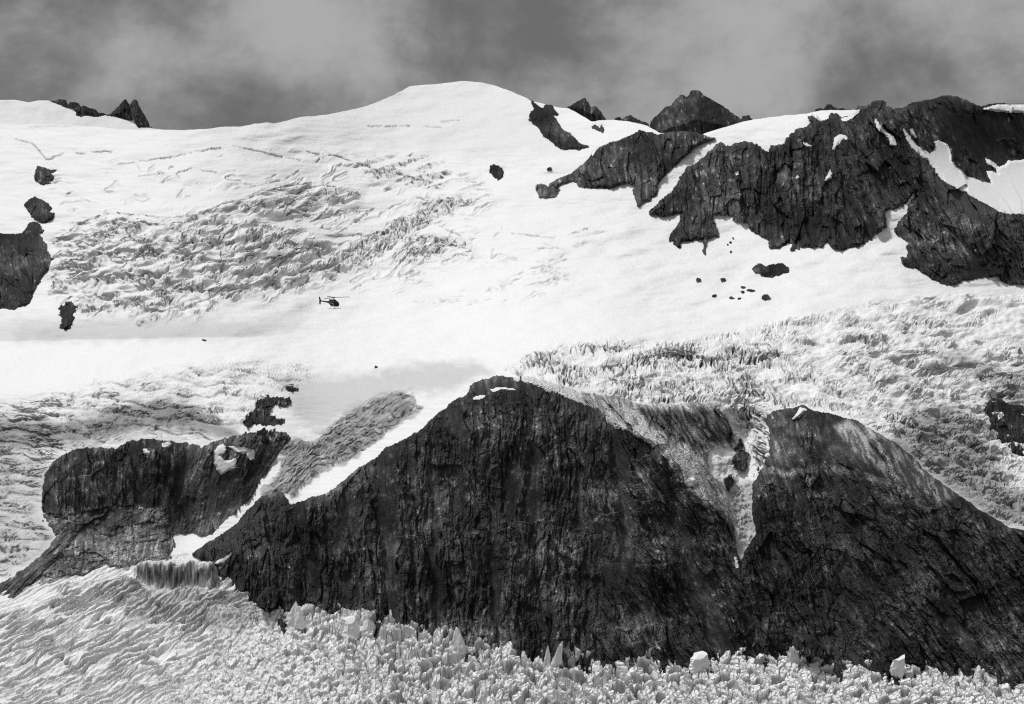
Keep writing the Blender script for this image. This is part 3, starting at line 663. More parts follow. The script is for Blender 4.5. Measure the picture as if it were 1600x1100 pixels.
dome = patch('rock_dome', DOME, M_ROCK, step=1.35, relief=6, rw=5, rough=1.0, base=0.051, lean=(0.03, 0.45, lambda u, v: sstep(880, 1010, u + 20 * fbm(u / 60, v / 60, 2, 4))), seed=100, jit=1.8, proud=2.0, back=30,
             heightfun=dome_shape, tonefun=dome_tone,
             inlays=[('C5', 'lower left snow patch near the top of the dome'), ('C6', 'thin snow strip just under the top of the dome'),
                     ('C8', 'thin snow sliver below the snow gully'), ('C9', 'snow streak at the left foot of the dome')])
tag(dome, 'huge dark rounded rock dome filling the lower centre', kind='structure')
def lean_hump(u, v): return 0.25 + 0.45 * sstep(1180, 1500, u)
def hump_tone(U, V, S, t):
    sl = sdf([(1325,655),(1365,670),(1400,692),(1430,718),(1458,745),(1500,775),(1470,790),(1430,765),(1385,745),(1350,720),(1320,690),(1300,665)], U, V, 30.0)
    k = sstep(-4, 8, sl); a = U - 0.45 * (V - 600)
    streak = 0.12 + 0.36 * sstep(-0.15, 0.35, fbm((a + 4 * fbm(U / 25, V / 25, 3, 132)) / 7, V / 40, 3, 131)) ; t = t * (1 - k) + k * streak * (0.4 + 0.6 * np.clip(t / 0.05, 0, 2.5))
    rim = sstep(9, 2, segdist([(1195,735),(1240,740),(1285,730),(1330,738),(1380,752),(1420,768),(1450,795)], U, V, False) + 5 * fbm(U / 9, V / 9, 3, 133))
    up = sstep(-6, 20, sdf([(1205,720),(1205,660),(1260,640),(1330,670),(1350,720),(1400,752),(1330,735),(1285,725),(1240,735)], U, V, 30.0))
    return np.clip(t * (1 + 3.4 * rim) * (1 + 1.8 * up * sstep(-.5, .4, fbm(U / 30, V / 20, 4, 134))), 0, .5)
def hump_shape(U, V, S):
    top = sstep(760, 700, V - 0.25 * (U - 1300) * (U > 1300))
    x = U - 0.62 * (V - 900) - 1330 - 6 * fbm(V / 50, V * 0, 2, 6)
    return -10 * top - 7 * np.exp(-(x / 14) ** 2) - 5 * np.exp(-((x + 90) / 10) ** 2) - 6 * np.exp(-((x - 120) / 16) ** 2)
hump = patch('rock_hump', HUMP, M_ROCK, step=1.35, relief=8, rw=6, rough=1.0, base=0.045, lean=(0.30, 0.62, lambda u, v: sstep(1260, 1380, u + 20 * fbm(u / 60, v / 60, 2, 4))), seed=120, jit=2, proud=2, back=30,
             heightfun=hump_shape, tonefun=hump_tone, inlays=[('C7', 'small snow patch on the tip of the right hump')])
tag(hump, 'broad dark rock hump at the lower right with pale streaked slabs on top', kind='structure')
def slab_tone(U, V, S, t):
    a = U - 0.55 * (V - 600)
    st = sstep(-0.3, 0.25, fbm((a + 5 * fbm(U / 30, V / 30, 3, 142)) / 6, (V + .2 * U) / 34, 4, 141))
    dark = sstep(955, 1010, U) * sstep(-2, 16, sdf([(960,622),(1050,634),(1120,628),(1150,660),(1160,700),(1110,704),(1100,725),(1080,712),(1010,668)], U, V, 30.0))
    base = 0.70 * (1 - dark) + 0.16 * dark
    brk_ = .55 + .45 * sstep(.25, .9, t / .08)
    return np.clip(base * ((0.5 + .2 * (1 - dark) - .25 * dark) + (.45 + .5 * dark) * st) * brk_ * (0.62 + 0.38 * np.clip(t / 0.08, 0, 2.5)), 0.01, .6)
slab = patch('rock_slab', SLAB, M_ROCK, step=1.25, relief=5, rw=8, rough=0.9, base=0.08, lean=0.55, contrast=1.0, seed=140, jit=3, proud=2.6, back=25, tonefun=slab_tone)
tag(slab, 'pale ice scraped rock slab along the right shoulder of the dome', kind='structure')
def cliff_shape(U, V, S):
    r = 0
    for c0, wd, dp, k in ((122, 4, 6, 0), (212, 4, 7, 0.02), (260, 5, 6, -.2), (285, 7, 8, -.35), (335, 8, 7, -.15), (180, 5, 4, 0), (355, 6, 6, -.1)):
        r = r - dp * np.exp(-((U - k * (V - 740) - c0) / wd) ** 2)
    return r
cliff = patch('cliff', CLIFF, M_ROCK, step=1.25, relief=5, rw=2.5, rough=0.8, base=0.070, lean=(-0.03, -0.32, lambda u, v: sstep(250, 330, u)), seed=160, jit=3.0, proud=1.0, back=25,
              heightfun=cliff_shape, inlays=[('C1', 'bright curled snow patch on the left cliff'), ('C2', 'thin snow arc right of the curled patch on the left cliff'),
                      ('C10', 'left one of two small snow scraps under the top edge of the left cliff'), ('C11', 'right one of two small snow scraps under the top edge of the left cliff')])
tag(cliff, 'dark vertically striped cliff below the ice apron at the left', kind='structure')
mor = patch('moraine', MORAINE, M_ROCK, step=1.3, relief=3, rw=10, rough=0.5, base=0.22, iso_=True, lean=0, seed=180, jit=8, proud=1.2, back=20, contrast=0.8,
            tonefun=lambda U, V, S, t: t * (1 - 0.65 * sstep(2, 12, sdf([(60,805),(100,808),(150,790),(200,785),(235,800),(212,832),(180,838),(150,828),(105,850),(70,850)], U, V, 20.) + 8 * fbm(U / 15, V / 12, 3, 8))))
tag(mor, 'grey rubble moraine under the left cliff', kind='structure')
ms = patch('moraine', MORAINE_STRIP, M_ROCK, step=1.3, relief=4, rw=8, rough=0.5, base=0.10, lean=-1.0, seed=190, jit=3, proud=1.6, back=20, contrast=0.8)
tag(ms, 'narrow dark band of moraine rubble at the far left edge', kind='structure')

def wall_shape(U, V, S):
    r = 0
    for c0, wd, dp, k in ((1212, 10, 14, .25), (1160, 7, 6, .1), (1250, 7, 8, .25), (1330, 8, 8, .35), (1372, 8, 9, .4), (1425, 12, 14, .75), (1290, 6, 6, .3), (1095, 6, 4, .05)):
        x = U - k * (V - 280) - c0 - 7 * fbm(V / 40, V * 0 + c0, 3, 4)
        r = r - dp * np.maximum(0, 1 - np.abs(x) / (wd * 1.1))
    back_ = sstep(0, 40, sdf([(1402,174),(1470,150),(1820,170),(1820,300),(1540,290),(1480,240),(1440,225),(1410,195)], U, V, 60.))
    return r - 18 * back_
def wall_tone(U, V, S, t):
    back_ = sstep(-8, 10, sdf([(1402,174),(1470,150),(1820,170),(1820,300),(1540,290),(1480,240),(1440,225),(1410,195)], U, V, 60.))
    scree = sstep(-6, 10, sdf([(1425,232),(1450,252),(1480,285),(1530,315),(1580,336),(1820,345),(1820,420),(1576,380),(1510,345),(1460,300),(1440,270)], U, V, 60.))
    t = t * (1 - 0.35 * back_); return t * (1 - .75 * scree) + .75 * scree * 0.075
wall = patch('rock_wall', ROCK_WALL, M_ROCK, step=1.3, relief=12, rw=5, rough=1.6, base=0.044, lean=(0.10, 0.40, lambda u, v: sstep(1250, 1360, u)), seed=200, jit=3.0, proud=2.5, back=60,
             heightfun=wall_shape, tonefun=wall_tone,
             inlays=[('S1', 'hooked white snow patch high in the middle of the rock wall'), ('S2', 'small white snow patch in the centre of the rock wall'),
 ('S3', 'thin slanting snow streak under the highest knob of the wall'), ('S4', 'large snow gully sweeping down to the right edge of the wall'),
 ('S5', 'tiny snow streak beside the top of the large right gully'), ('S6', 'snow notch at the left of the two on the wall crest'), ('S7', 'snow notch at the right of the two on the wall crest'),
 ('S8', 'white snow rim on the skyline at the right edge'), ('S9', 'tiny snow sliver under the snow cap on the wall'), ('S10', 'snow speck on the left part of the rock wall'), ('S11', 'snow speck below the centre patch of the rock wall')])
tag(wall, 'long jagged dark rock wall along the upper right skyline', kind='structure')
spur = patch('rock_spur', ROCK_SPUR, M_ROCK, step=1.2, relief=10, rw=5, rough=1.5, base=0.042, lean=lambda u, v: 0.12 + 0 * u, seed=220, jit=2.0, proud=2.5, back=60, inlays=[('T1', 'white snow crest along the top of the rock spur')])
tag(spur, 'dark rock spur reaching left into the snow from the skyline peak', kind='structure')

# far rock peaks
def peak(name, poly, label, Yc, cat, seed, step=1.0, base=0.032, k=0.9, rough=1.6, jit=1.6, rw=30, relief=50, group=None, back=30):
    o = patch(name, poly, M_ROCK, step=step, relief=relief, rw=rw, rough=rough, base=base, lean=0.2, seed=seed, jit=jit, proud=1, back=back,
              yfun=lambda u, v: Yc + k * 1.5 * (200 - v), scale=.8)
    return tag(o, label, cat, group)
peak('rocky_peak', FAR_PEAK, 'broad dark pyramid peak standing behind the saddle of the spur', 4300, 'mountain peak', 240, base=0.034, rw=45, relief=110)
peak('rocky_peak', [(884,169),(895,163),(905,158),(914,152),(918,158),(922,167),(932,165),(937,172),(942,180),(952,190),(945,192),(938,187),(942,193),(932,195),(920,187),(905,179)],
     'small jagged peak right of the snow summit, left of the pyramid peak', 3560, 'mountain peak', 250, base=.032, rw=12, relief=20)
peak('rock_ridge', [(959,187),(963,184),(968,182),(972,186),(978,183),(985,180),(990,183),(998,187),(1006,190),(1014,194),(1013,200),(998,197),(985,193),(970,190)],
     'low row of dark crags touching the left foot of the pyramid peak', 3480, 'rock ridge', 255, rw=6, relief=8)
peak('rock_ridge', [(1274,178),(1280,171),(1284,169),(1288,173),(1293,168),(1298,162),(1304,167),(1312,171),(1318,169),(1324,173),(1330,171),(1334,176)],
     'tiny dark crag poking over the white snow cap at the right', 3200, 'rock ridge', 258, rw=6, relief=8)
peak('rock_ridge', [(75,157.5),(86,157),(92,155),(101,156),(105,165),(110,160),(120,160),(125,167),(130,165),(140,169),(147,171),(152,176),(160,177),(166,180),(157,182),(147,182.5),
     (135,181),(125,182),(117,180),(120,177),(115,171),(107,170),(92,164),(85,161)], 'low broken crags on the distant ridge, left of the twin horns', 4640, 'rock ridge', 260, step=.8, rw=6, relief=8, jit=1, back=12)
peak('rock_pinnacle', [(164,180),(173,178),(180,171),(187,164),(195,154.5),(198,159),(203,168),(206,189),(198,188),(190,186),(180,183)],
     'wider left hand horn of the twin rock pinnacles', 4620, 'pinnacle', 262, step=.8, rw=10, relief=25, jit=.8, back=12, group='twin horns on the left skyline')
peak('rock_pinnacle', [(203,163),(209,155),(213,157),(216,165),(221,174),(226,183),(230,190),(233,198),(245,199),(216,200),(210,192),(206,183)],
     'slimmer right hand horn of the twin rock pinnacles', 4600, 'pinnacle', 264, step=.8, rw=10, relief=25, jit=.8, back=12, group='twin horns on the left skyline')

# rocks standing out of the snow
OUTCROPS = [
 ([(829,155),(838,163),(848,170),(852,162),(862,165),(868,172),(873,180),(865,178),(872,192),(880,202),(892,208),(905,222),(920,230),(905,233),(880,234),(870,228),(858,219),(850,214),(840,198),(828,188),(827,178),(835,172),(830,160)],
  'long dark rock rib down the right flank of the snow summit', 10, 12),
 ([(924,197),(930,194),(937,199),(940,194),(944,200),(941,206),(934,204),(928,201)], 'small dark rock on snow just below the jagged peak', 4, 5),
 ([(53,271),(57,262),(62,260),(70,262),(76,265),(90,264),(83,270),(82,280),(77,288),(66,289),(55,284)], 'uppermost of the dark rocks at the left edge', 7, 8),
 ([(37,321),(44,313),(54,307),(63,310),(72,317),(82,325),(76,331),(84,333),(81,343),(70,349),(60,347),(49,340),(46,335)], 'middle dark rock at the left edge, just above the tall crag', 8, 9),
 ([(-220,360),(10,365),(25,366),(35,364),(42,355),(45,348),(52,345),(62,351),(69,362),(62,365),(70,380),(76,395),(84,404),(76,418),(66,432),(55,452),(45,475),(36,478),(24,482),(-220,484)],
  'tall dark crag cut off by the left edge of the view', 14, 16),
 ([(90,480),(97,477),(107,475),(117,469),(122,475),(127,481),(122,485),(113,488),(110,495),(112,505),(105,514),(92,513),(99,503),(99,495),(94,489)], 'ragged black rock under the left end of the icefall', 5, 6),
 ([(765,260),(771,257),(778,259),(786,263),(787,270),(784,280),(777,282),(770,276),(765,270)], 'lone rounded dark boulder on white snow below the summit', 8, 8),
 ([(853,264),(856,261),(861,261),(862,264),(858,266),(854,265)], 'tiny dark rock on snow above the tip of the rock spur', 3, 3),
 ([(1174,419),(1182,413),(1190,413),(1197,417),(1205,413),(1222,411),(1234,420),(1232,426),(1215,430),(1208,432),(1200,434),(1190,429),(1180,426)], 'flat grey rock island in the snow below the rock wall', 3, 6),
 ([(398,628),(415,620),(440,622),(457,628),(445,633),(430,630),(415,638),(420,650),(440,655),(445,660),(425,665),(400,662),(385,668),(382,655),(395,645)], 'black ragged rock at the lower end of the ice apron', 4, 5),
 ([(444,604),(455,602),(466,607),(463,611),(450,610)], 'small black rock at the top of the snow basin, right end of the ice apron', 3, 3),
 ([(360,690),(380,680),(410,675),(440,677),(452,683),(430,690),(400,692),(375,696)], 'narrow dark rock band above the pale patch on the left cliff', 5, 4),
 ([(1538,640),(1548,626),(1560,622),(1576,632),(1820,650),(1820,790),(1576,705),(1562,688),(1550,672),(1548,655)], 'dark streaked rock face at the right edge amid the icefall', 8, 10),
 ([(1131,752),(1140,744),(1150,752),(1137,768)], 'dark rock at the left side of the snow gully', 4, 4),
 ([(1142,720),(1155,712),(1162,705),(1170,712),(1168,730),(1160,737),(1150,728)], 'dark rock splitting the top of the snow gully', 6, 5),
 ([(1145,690),(1158,684),(1163,700),(1150,704)], 'black hollow looking rock under the ice above the snow gully', 3, 4),
 ([(400,938),(412,928),(424,920),(432,925),(434,940),(425,950),(405,950)], 'snow dusted dark rock at the foot of the dome beside the seracs', 6, 6),
 ([(1240,1010),(1255,998),(1275,1000),(1288,1012),(1292,1026),(1255,1024)], 'black rock mound at the foot of the right hump behind the seracs', 6, 6),
]
for i, (poly, lb, rel, rw) in enumerate(OUTCROPS):
    o = patch('rock_outcrop', poly, M_ROCK, step=0.9, relief=rel * .7, rw=rw * .45, rough=0.75, base=0.032, lean=0.1, seed=300 + 4 * i, jit=(6 if i in (9, 11, 5) else 2.2), proud=2.5 + (4 if i in (13, 14, 15) else 30 if i > 15 else 0), back=18, scale=.6)
    tag(o, lb, 'rock outcrop', 'dark rocks standing out of snow and ice')

SMALL = [(1092,438,4.5,3.2,'speckled rock nearest the hanging rock buttress'), (1130,437,5.5,3.4,'dark little rock just left of the grey rock island, level with its foot'),
 (1173,454,7,2.6,'flattest dark rock of the cluster below the grey island'), (1161,449,4,1.9,'upper left rock of the cluster below the grey island'), (1161,457,3,1.6,'lower left rock of the cluster below the grey island'),
 (1197,465,7.5,4.0,'largest low dark rock below the grey island, rightmost of the scatter'), (1117,462,3.4,1.8,'leftmost dark speck in the lowest row of rocks'), (1143,466,4.6,1.7,'middle dark speck in the lowest row of rocks'),
 (1156,467,2.8,1.4,'right dark speck in the lowest row of rocks'), (1142,379,1.8,2.4,'upper dark stone fallen below the rock wall buttress'), (1137,382,1.8,1.6,'left dark stone fallen below the rock wall buttress'),
 (1146,372,1.5,1.6,'highest dark stone fallen below the rock wall buttress'), (1142,393,1.6,1.8,'lowest dark stone fallen below the rock wall buttress'), (1062,386,3,2,'dark stone at the lower tip of the hanging buttress'),
 (587,574,3,1.2,'dark stone alone on the flat snow above the basin'), (318,532,4.5,0.9,'thin dark stone on the flat snow at the foot of the icefall'), (1480,437,9,2.2,'dark strip of stones on the snow mound at the lower right of the wall')]
rs = np.random.RandomState(5)
for i, (cx, cy, rx, ry, lb) in enumerate(SMALL):
    n = 9; an = np.linspace(0, 2 * np.pi, n, endpoint=False); r = 0.75 + 0.45 * rs.rand(n)
    poly = [(cx + rx * a * math.cos(t), cy + ry * a * math.sin(t)) for a, t in zip(r, an)]
    o = patch('stone', poly, M_ROCK, step=0.5, relief=2.5, rw=2.5, rough=0.3, base=0.03, seed=420 + 3 * i, jit=1.5, proud=1.6, back=8, scale=.4)
    tag(o, lb, 'stone', 'dark stones scattered on the snow')

# ------------------------------------------------------------------ lower glacier: a real surface of seracs raised in height
gs = 1.15
uu = np.arange(-165, 1765 + gs, gs); NRG = 250
top_v = gblur(line(CONTACT, uu)[None, :], 6, 1)[0] - 8
tt = np.linspace(0, 1, NRG)[:, None]
U = np.broadcast_to(uu[None, :], (NRG, len(uu))).copy(); V = top_v[None, :] + tt * (1135 - top_v[None, :])
Yg = glacierY(V) - 3
X0 = (U - 800) / F * Yg
xm = X0; ym = Yg
# right and centre: crowded pointed blocks
wx = 2.2 * fbm(xm / 12, ym / 12, 3, 701); wy = 2.2 * fbm(xm / 12, ym / 12, 3, 702)
A1, ea, ra = facet((xm + wx) / 10.5, (ym + wy) / 12.5, 703)
A2, eb, rb = facet((xm + wx * .5) / 4.6, (ym + wy * .5) / 5.2, 705)
A3, ec, rc = facet((xm + 2 * wx) / 21, (ym + 2 * wy) / 24, 708)
bigk = sstep(1120, 900, U) * .75 + .25
crk = np.maximum(sstep(.13, .03, ea), .6 * sstep(.14, .03, eb))
blk = 4.5 + 7.0 * A1 * (.5 + .9 * ra) + 1.8 * A2 + bigk * 7.0 * A3 - 5.0 * crk + 0.35 * fbm(xm / 1.8, ym / 1.8, 2, 706)
# left: long ridges running up to the right
ax = (xm * 0.70 + ym * 0.714); bx = (-xm * 0.714 + ym * 0.70)
wv = 9 * fbm(xm / 90, ym / 90, 2, 711) + 1.6 * fbm(xm / 14, ym / 14, 2, 716)
rg = np.abs(((bx + wv) / 10.0 + 0.30 * fbm(xm / 22, ym / 22, 3, 712)) % 1.0 - 0.5) * 2
rg2 = np.abs(((bx + wv * 1.3) / 6.0 + 0.35 * fbm(xm / 12, ym / 12, 2, 715)) % 1.0 - 0.5) * 2
small = sstep(1015, 1045, V - .1 * U)
amp = 8.5 * (1 + .6 * fbm(ax / 30, bx / 12, 2, 713))
wz = 5 * fbm(xm / 60, ym / 60, 2, 791) + 1.5 * fbm(xm / 12, ym / 12, 3, 792)
Da = fracture(ax, bx + wz, 62, 8.5, 793); Db = fracture(ax, bx + wz, 30, 4.8, 794)
mb = sstep(-.25, .2, fbm(ax / 35, bx / 18, 2, 795)) * .7 + .3 * small
ridge = amp * .75 * sstep(.7, 2.6, Da) * (1 - .55 * small) + 2.6 * mb * sstep(.4, 1.7, Db) + 0.35 * A2 + 0.8 * A1 + 0.3 * fbm(xm / 3, ym / 2.6, 3, 714)
trench = np.maximum(1.7 * sstep(2.1, .9, Da) * (1 - .4 * small), 1.0 * mb * sstep(1.3, .5, Db)) * sstep(-.7, -.1, fbm(ax / 40, bx / 16, 2, 777))
# middle: smoother rubble
rub = 2.0 + 2.2 * A1 + 1.6 * A2 - 1.3 * crk * (ra > .4) + 0.4 * fbm(xm / 2, ym / 2, 2, 722) + 1.5 * fbm(xm / 30, ym / 30, 2, 723)
kr = sstep(440, 620, U + 0.5 * (1040 - V)); km = sstep(260, 420, U - 0.7 * (1000 - V)) * (1 - kr)
kl = 1 - kr - km; trench = trench * kl
hh = blk * kr * (0.8 + .3 * sstep(1250, 900, U)) + rub * km * 1.4 + ridge * kl
# smooth snow tongue at the extreme left and the apron below the moraine
sm = np.maximum(sstep(0, 16, sdf([(-220,930),(24,915),(90,908),(110,930),(60,955),(24,965),(-220,985)], U, V, 40.)), 0)
ap = sstep(905, 888, V + 0.10 * (U - 300)) * sstep(350, 300, U)
hh = hh * (1 - 0.85 * sm) * (1 - 0.75 * ap)
# larger blocks: the tumbled masses below the ice cliff, the tower groups in the centre
for (cu_, cv_, ru, rv, hgt) in ((330,962,38,16,9), (205,925,30,12,6), (270,985,24,10,5), (470,965,36,12,9), (560,978,42,12,11), (615,1000,34,16,6), (300,935,34,10,5), (385,975,26,12,7), (700,1010,30,10,5)):
    e = np.exp(-((U - cu_) / ru) ** 2 - ((V - cv_) / rv) ** 2)
    hh = hh + hgt * e * (0.8 + .5 * ridged(xm / 12, ym / 12, 3, 731))
# ice cliff: a raised bench that breaks off along its lower side
cl = sdf([(205,885),(235,872),(275,868),(320,872),(336,880),(342,905),(338,918),(300,914),(262,917),(228,912),(212,900)], U + 4 * fbm(U / 8, V / 20, 3, 740), V + 8 * fbm(U / 16, V / 16, 4, 741, .65), 40.)
ck = np.clip((V - 872) / (918 - 872), 0, 1)
hh = hh * (1 - .75 * sstep(-16, -3, cl) * sstep(890, 905, V)) * (1 - sstep(-3, 3, cl))
lip = sstep(-4, 11 + 3 * fbm(U / 7, V / 30, 2, 748), cl)
Fc, ec, rcc = facet(U / 7.0 + .4 * fbm(U / 9, V / 5, 2, 743), V / 4.0, 744)
face = 4 * lip * (1 - lip) * sstep(890, 899, V)
hh = hh + 33 * ck * lip * (.9 + .3 * fbm(U / 18, V * 0, 4, 749)) + 4.5 * face * Fc + 1.2 * lip * fbm(xm / 5, ym / 5, 3, 746)
P0 = unproj(U, V, Yg); P0[..., 2] += hh - 2
P0[..., 0] += 0.5 * fbm(xm / 4, ym / 4, 2, 751) ; P0[..., 1] += 0.8 * fbm(xm / 4, ym / 4, 2, 752)
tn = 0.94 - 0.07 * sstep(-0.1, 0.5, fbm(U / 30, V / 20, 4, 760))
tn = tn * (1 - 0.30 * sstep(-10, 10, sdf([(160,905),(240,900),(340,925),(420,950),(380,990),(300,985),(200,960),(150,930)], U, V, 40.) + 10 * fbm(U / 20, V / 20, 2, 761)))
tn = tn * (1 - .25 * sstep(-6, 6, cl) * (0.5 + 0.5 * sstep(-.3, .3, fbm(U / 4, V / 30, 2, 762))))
tn = tn * (1 - .55 * crk * (kr + .6 * km))  # gaps between seracs painted darker to strengthen their shade
tn = tn * (1 - .36 * trench * (1 - sm) * (1 - ap))  # bare ice in the trenches, with trench shade painted into the tone
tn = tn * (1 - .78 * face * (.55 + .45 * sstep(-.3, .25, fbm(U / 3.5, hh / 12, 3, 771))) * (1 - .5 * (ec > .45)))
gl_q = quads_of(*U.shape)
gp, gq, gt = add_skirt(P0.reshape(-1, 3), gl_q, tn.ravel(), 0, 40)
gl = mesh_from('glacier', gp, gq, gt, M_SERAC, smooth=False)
tag(gl, 'white lower glacier broken into crowded seracs and long crevasse ridges', kind='structure')

# single tall seracs that stand out against the rock
def serac(cu_, cv_, wpx, hpx, seed, label, tip=0.25, leanx=0.0):
    wpx *= 1.25; cv_ += 9; hpx = hpx * .85 + 6; Y = float(glacierY(cv_)) - 12; sc_ = Y / F; nseg, nh = 12, 7; r = np.random.RandomState(seed)
    ph = r.rand(6) * 6.28; V_ = []
    B = unproj(np.array([float(cu_)]), np.array([float(cv_)]), np.array([Y]))[0]
    wm, hm = wpx * sc_ / 2, hpx * sc_; cut = r.rand(nseg) * .25; ph2 = r.rand() * 6.28
    for j in range(nh + 1):
        t = j / nh
        for i in range(nseg):
            a = 2 * math.pi * i / nseg + .25 * (r.rand() - .5)
            top = 1 - cut[i]
            prof = (1 - t ** 1.5) * (1 - tip) + tip
            k = 1 + .25 * math.sin(2 * a + ph[0]) + .2 * math.sin(3 * a + ph[1]) + .16 * (r.rand() - .5)
            V_.append((B[0] + wm * prof * k * math.cos(a) + leanx * hm * t * t, B[1] + wm * .8 * prof * k * math.sin(a),
                       B[2] - 6 + (hm + 6) * t * (top if tip > .3 else 1) + (tip > .3) * t * .12 * hm * math.cos(a + ph2)))
    Pn = np.array(V_); qs = []
    for j in range(nh):
        for i in range(nseg):
            a0 = j * nseg + i; a1 = j * nseg + (i + 1) % nseg; qs.append((a0, a1, a1 + nseg, a0 + nseg))
    c = len(Pn); Pn = np.vstack([Pn, Pn[-nseg:].mean(0)[None] + [[0, 0, .08 * hm]]])
    base_i = nh * nseg
    for i in range(0, nseg, 2): qs.append((base_i + i, base_i + (i + 1) % nseg, base_i + (i + 2) % nseg, c))
    o = mesh_from('serac', Pn, np.array(qs), np.full(len(Pn), .90), M_SERAC, smooth=False)
    tag(o, label, 'serac', 'tall seracs at the back edge of the lower glacier')
serac(463, 962, 24, 31, 1, 'sharp pointed white serac at the left foot of the dome', .05)
serac(545, 978, 28, 22, 2, 'wide ribbed white ice tower below the centre left of the dome', .6)
serac(575, 976, 24, 17, 8, 'white ice tower just right of the wide ribbed one', .4)
serac(717, 1002, 20, 30, 3, 'pointed white serac with rubble at its side, below the middle of the dome', .18, -.1)
serac(871, 1024, 15, 30, 4, 'rounded white fin of ice leaning right below the dome', .45, .15)
serac(856, 1022, 8, 20, 5, 'thin white ice spike just left of the leaning fin', .1)
serac(1092, 1030, 28, 17, 6, 'low square white ice block where the dome ends', .8)
serac(1403, 1040, 18, 22, 7, 'tilted white ice block below the right hump', .75, .1)
serac(1240, 1020, 18, 16, 9, 'blunt white serac in front of the black mound', .5)
serac(1528, 1050, 14, 16, 10, 'rounded white serac nearest the right edge', .5)

# ------------------------------------------------------------------ helicopter
M_BODY = plain('dark_paint', 0.012, 0.3); M_GLASS = plain('cockpit_glass', 0.02, 0.08); M_WHITE = plain('white_paint', 0.75, 0.4)
M_METAL = plain('grey_metal', 0.25, 0.45, 0.4); M_BLADE = plain('rotor_blade', 0.02, 0.5); M_SKID = plain('pale_metal', 0.2, 0.5)
def loft(name, rings, mat, parent, n=20):
    """rings: (x, zc, half width, half height, squareness) from nose to tail"""
    vs = []; fs = []
    for (x, zc, hw, hh_, sq) in rings:
        for i in range(n):
            a = 2 * math.pi * i / n; c, s = math.cos(a), math.sin(a); e = 2 / sq
            vs.append((x, hw * math.copysign(abs(c) ** e, c), zc + hh_ * math.copysign(abs(s) ** e, s)))
    for j in range(len(rings) - 1):
        for i in range(n): fs.append((j * n + i, j * n + (i + 1) % n, (j + 1) * n + (i + 1) % n, (j + 1) * n + i))
    fs.append(tuple(range(n - 1, -1, -1))); fs.append(tuple((len(rings) - 1) * n + i for i in range(n)))
    return raw(name, vs, fs, mat, parent, True)
def raw(name, vs, fs, mat, parent, smooth=False):
    me = bpy.data.meshes.new(name); me.from_pydata(vs, [], fs); me.update()
    for p in me.polygons: p.use_smooth = smooth
    me.materials.append(mat); o = bpy.data.objects.new(name, me); COL.objects.link(o)
    if parent is not None: o.parent = parent
    return o
def prism(name, prof, t0, t1, mat, parent, axis='y'):
    """flat outline in x-z given thickness along y (or in x-y along z)"""
    n = len(prof)
    if axis == 'y': vs = [(x, t0, z) for x, z in prof] + [(x, t1, z) for x, z in prof]
    else: vs = [(x, y, t0) for x, y in prof] + [(x, y, t1) for x, y in prof]
    fs = [tuple(range(n)), tuple(range(2 * n - 1, n - 1, -1))] + [(i, n + i, n + (i + 1) % n, (i + 1) % n) for i in range(n)]
    return raw(name, vs, fs, mat, parent)
def tube(name, paths, r, mat, parent, n=8):
    vs = []; fs = []
    for path in paths:
        pts = [Vector(p) for p in path]; b = len(vs)
        for j, p in enumerate(pts):
            d = (pts[min(j + 1, len(pts) - 1)] - pts[max(j - 1, 0)]).normalized()
            up = Vector((0, 0, 1)) if abs(d.z) < .9 else Vector((1, 0, 0)); s = d.cross(up).normalized(); t = s.cross(d)
            for i in range(n):
                a = 2 * math.pi * i / n; vs.append(tuple(p + r * (math.cos(a) * s + math.sin(a) * t)))
        for j in range(len(pts) - 1):
            for i in range(n): fs.append((b + j * n + i, b + j * n + (i + 1) % n, b + (j + 1) * n + (i + 1) % n, b + (j + 1) * n + i))
        fs.append(tuple(b + i for i in range(n - 1, -1, -1))); fs.append(tuple(b + (len(pts) - 1) * n + i for i in range(n)))
    return raw(name, vs, fs, mat, parent, True)
heli = bpy.data.objects.new('helicopter', None); COL.objects.link(heli)
tag(heli, 'small dark helicopter with a pale side emblem flying before the snow', 'helicopter')
HY = 590.0
pos = unproj(np.array([522.0]), np.array([474.5]), np.array([HY]))[0]
heli.location = tuple(pos); heli.rotation_euler = (0, math.radians(-2), math.radians(-42))
loft('fuselage', [(2.45, -.35, .1, .1, 2), (2.3, -.32, .42, .36, 2.3), (1.9, -.2, .72, .66, 2.5), (1.3, -.02, .9, .92, 2.7), (.6, .05, .95, 1.02, 3), (-.6, .05, .95, 1.02, 3),
                  (-1.4, .12, .85, .9, 2.7), (-2.2, .32, .55, .6, 2.4), (-2.9, .45, .32, .38, 2.1)], M_BODY, heli)
loft('tail_boom', [(-2.6, .45, .36, .40, 2), (-4.5, .58, .25, .27, 2), (-7.2, .75, .14, .16, 2)], M_BODY, heli, 14)
loft('engine_cowling', [(1.0, .95, .3, .1, 2.5), (.7, 1.15, .5, .3, 2.8), (-.8, 1.2, .52, .38, 2.8), (-1.9, 1.1, .42, .3, 2.5), (-2.5, 1.0, .2, .15, 2)], M_BODY, heli)
loft('exhaust', [(-1.9, 1.35, .16, .16, 2), (-2.5, 1.6, .19, .19, 2)], M_METAL, heli, 12)
loft('windscreen', [(2.27, -.14, .37, .2, 2.3), (1.95, .08, .66, .5, 2.5), (1.45, .22, .84, .72, 2.7), (1.05, .28, .905, .78, 2.8)], M_GLASS, heli)
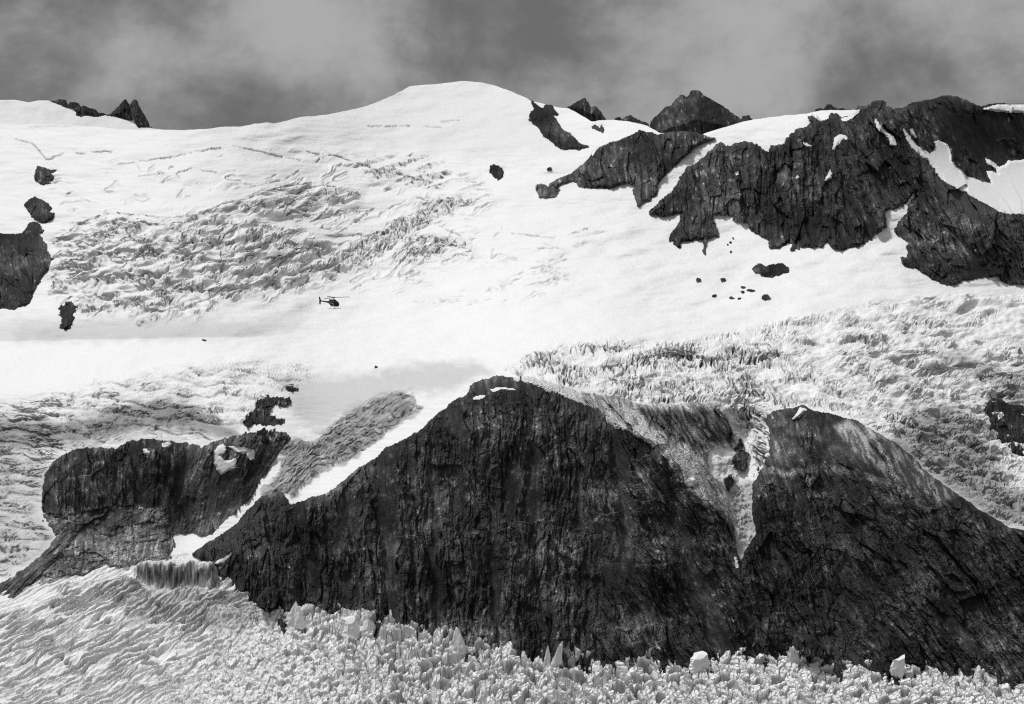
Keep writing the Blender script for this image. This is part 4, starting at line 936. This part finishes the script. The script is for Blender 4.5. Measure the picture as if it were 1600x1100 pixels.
for s in (-1, 1):
    prism('door_window', [(.85, .1), (.9, .75), (.0, .8), (-.1, .1)], s * .955, s * .975, M_GLASS, heli)
    # pale curved stripe painted on each side, opening towards the tail
    arc = []
    for a in np.linspace(-80, 95, 14): arc.append((.1 + .75 * math.cos(math.radians(a)), -.25 + .55 * math.sin(math.radians(a))))
    arc = [(-1.2, .32), (-.6, .36)] [:0] + arc
    inner = [(.1 + .55 * math.cos(math.radians(a)), -.25 + .40 * math.sin(math.radians(a))) for a in np.linspace(95, -80, 14)]
    tailp = [(-1.3, .42), (-1.3, .30)]
    prism('emblem', arc + tailp + inner, s * .962, s * .985, M_WHITE, heli)
prism('tail_fin', [(-6.9, .8), (-7.5, 2.15), (-8.0, 2.2), (-7.8, .9), (-7.95, -.1), (-7.6, -.65), (-7.3, -.55), (-7.15, .5)], -.07, .07, M_BODY, heli)
prism('horizontal_stabiliser', [(-5.6, -1.25), (-6.1, -1.25), (-6.1, 1.25), (-5.6, 1.25)], .60, .68, M_BODY, heli, 'z')
tr = prism('tail_rotor', [(-7.75, -.25), (-7.55, -.25), (-7.57, 1.6), (-7.73, 1.6)], .22, .26, M_METAL, heli)
tube('rotor_mast', [[(0, 0, 1.2), (0, 0, 2.25)]], .13, M_METAL, heli)
loft('swashplate', [(.28, 1.75, .05, .05, 2), (.2, 1.75, .28, .09, 2), (-.2, 1.75, .28, .09, 2), (-.28, 1.75, .05, .05, 2)], M_METAL, heli, 12)
hub = prism('rotor_hub', [(.5 * math.cos(a), .5 * math.sin(a)) for a in np.linspace(0, 2 * math.pi, 13)[:-1]], 2.12, 2.38, M_BLADE, heli, 'z')
for a in (42, 162, 282):
    c, s = math.cos(math.radians(a)), math.sin(math.radians(a)); pr = []
    for (r_, w_) in ((.3, -.12), (1.2, -.2), (5.6, -.2), (5.65, .2), (1.2, .2), (.3, .12)): pr.append((r_ * c - w_ * s, r_ * s + w_ * c))
    prism('rotor_blade', pr, 2.18, 2.34, M_BLADE, heli, 'z')
for s in (-1, 1):
    tube('skid', [[(2.3, s * 1.1, -1.45), (1.9, s * 1.1, -1.72), (1.2, s * 1.1, -1.78), (-2.0, s * 1.1, -1.78)]], .06, M_SKID, heli)
tube('cross_tube', [[(1.1, -1.1, -1.76), (1.1, -.7, -1.0), (1.1, .7, -1.0), (1.1, 1.1, -1.76)]], .05, M_SKID, heli)
tube('cross_tube', [[(-1.1, -1.1, -1.76), (-1.1, -.7, -1.0), (-1.1, .7, -1.0), (-1.1, 1.1, -1.76)]], .05, M_SKID, heli)
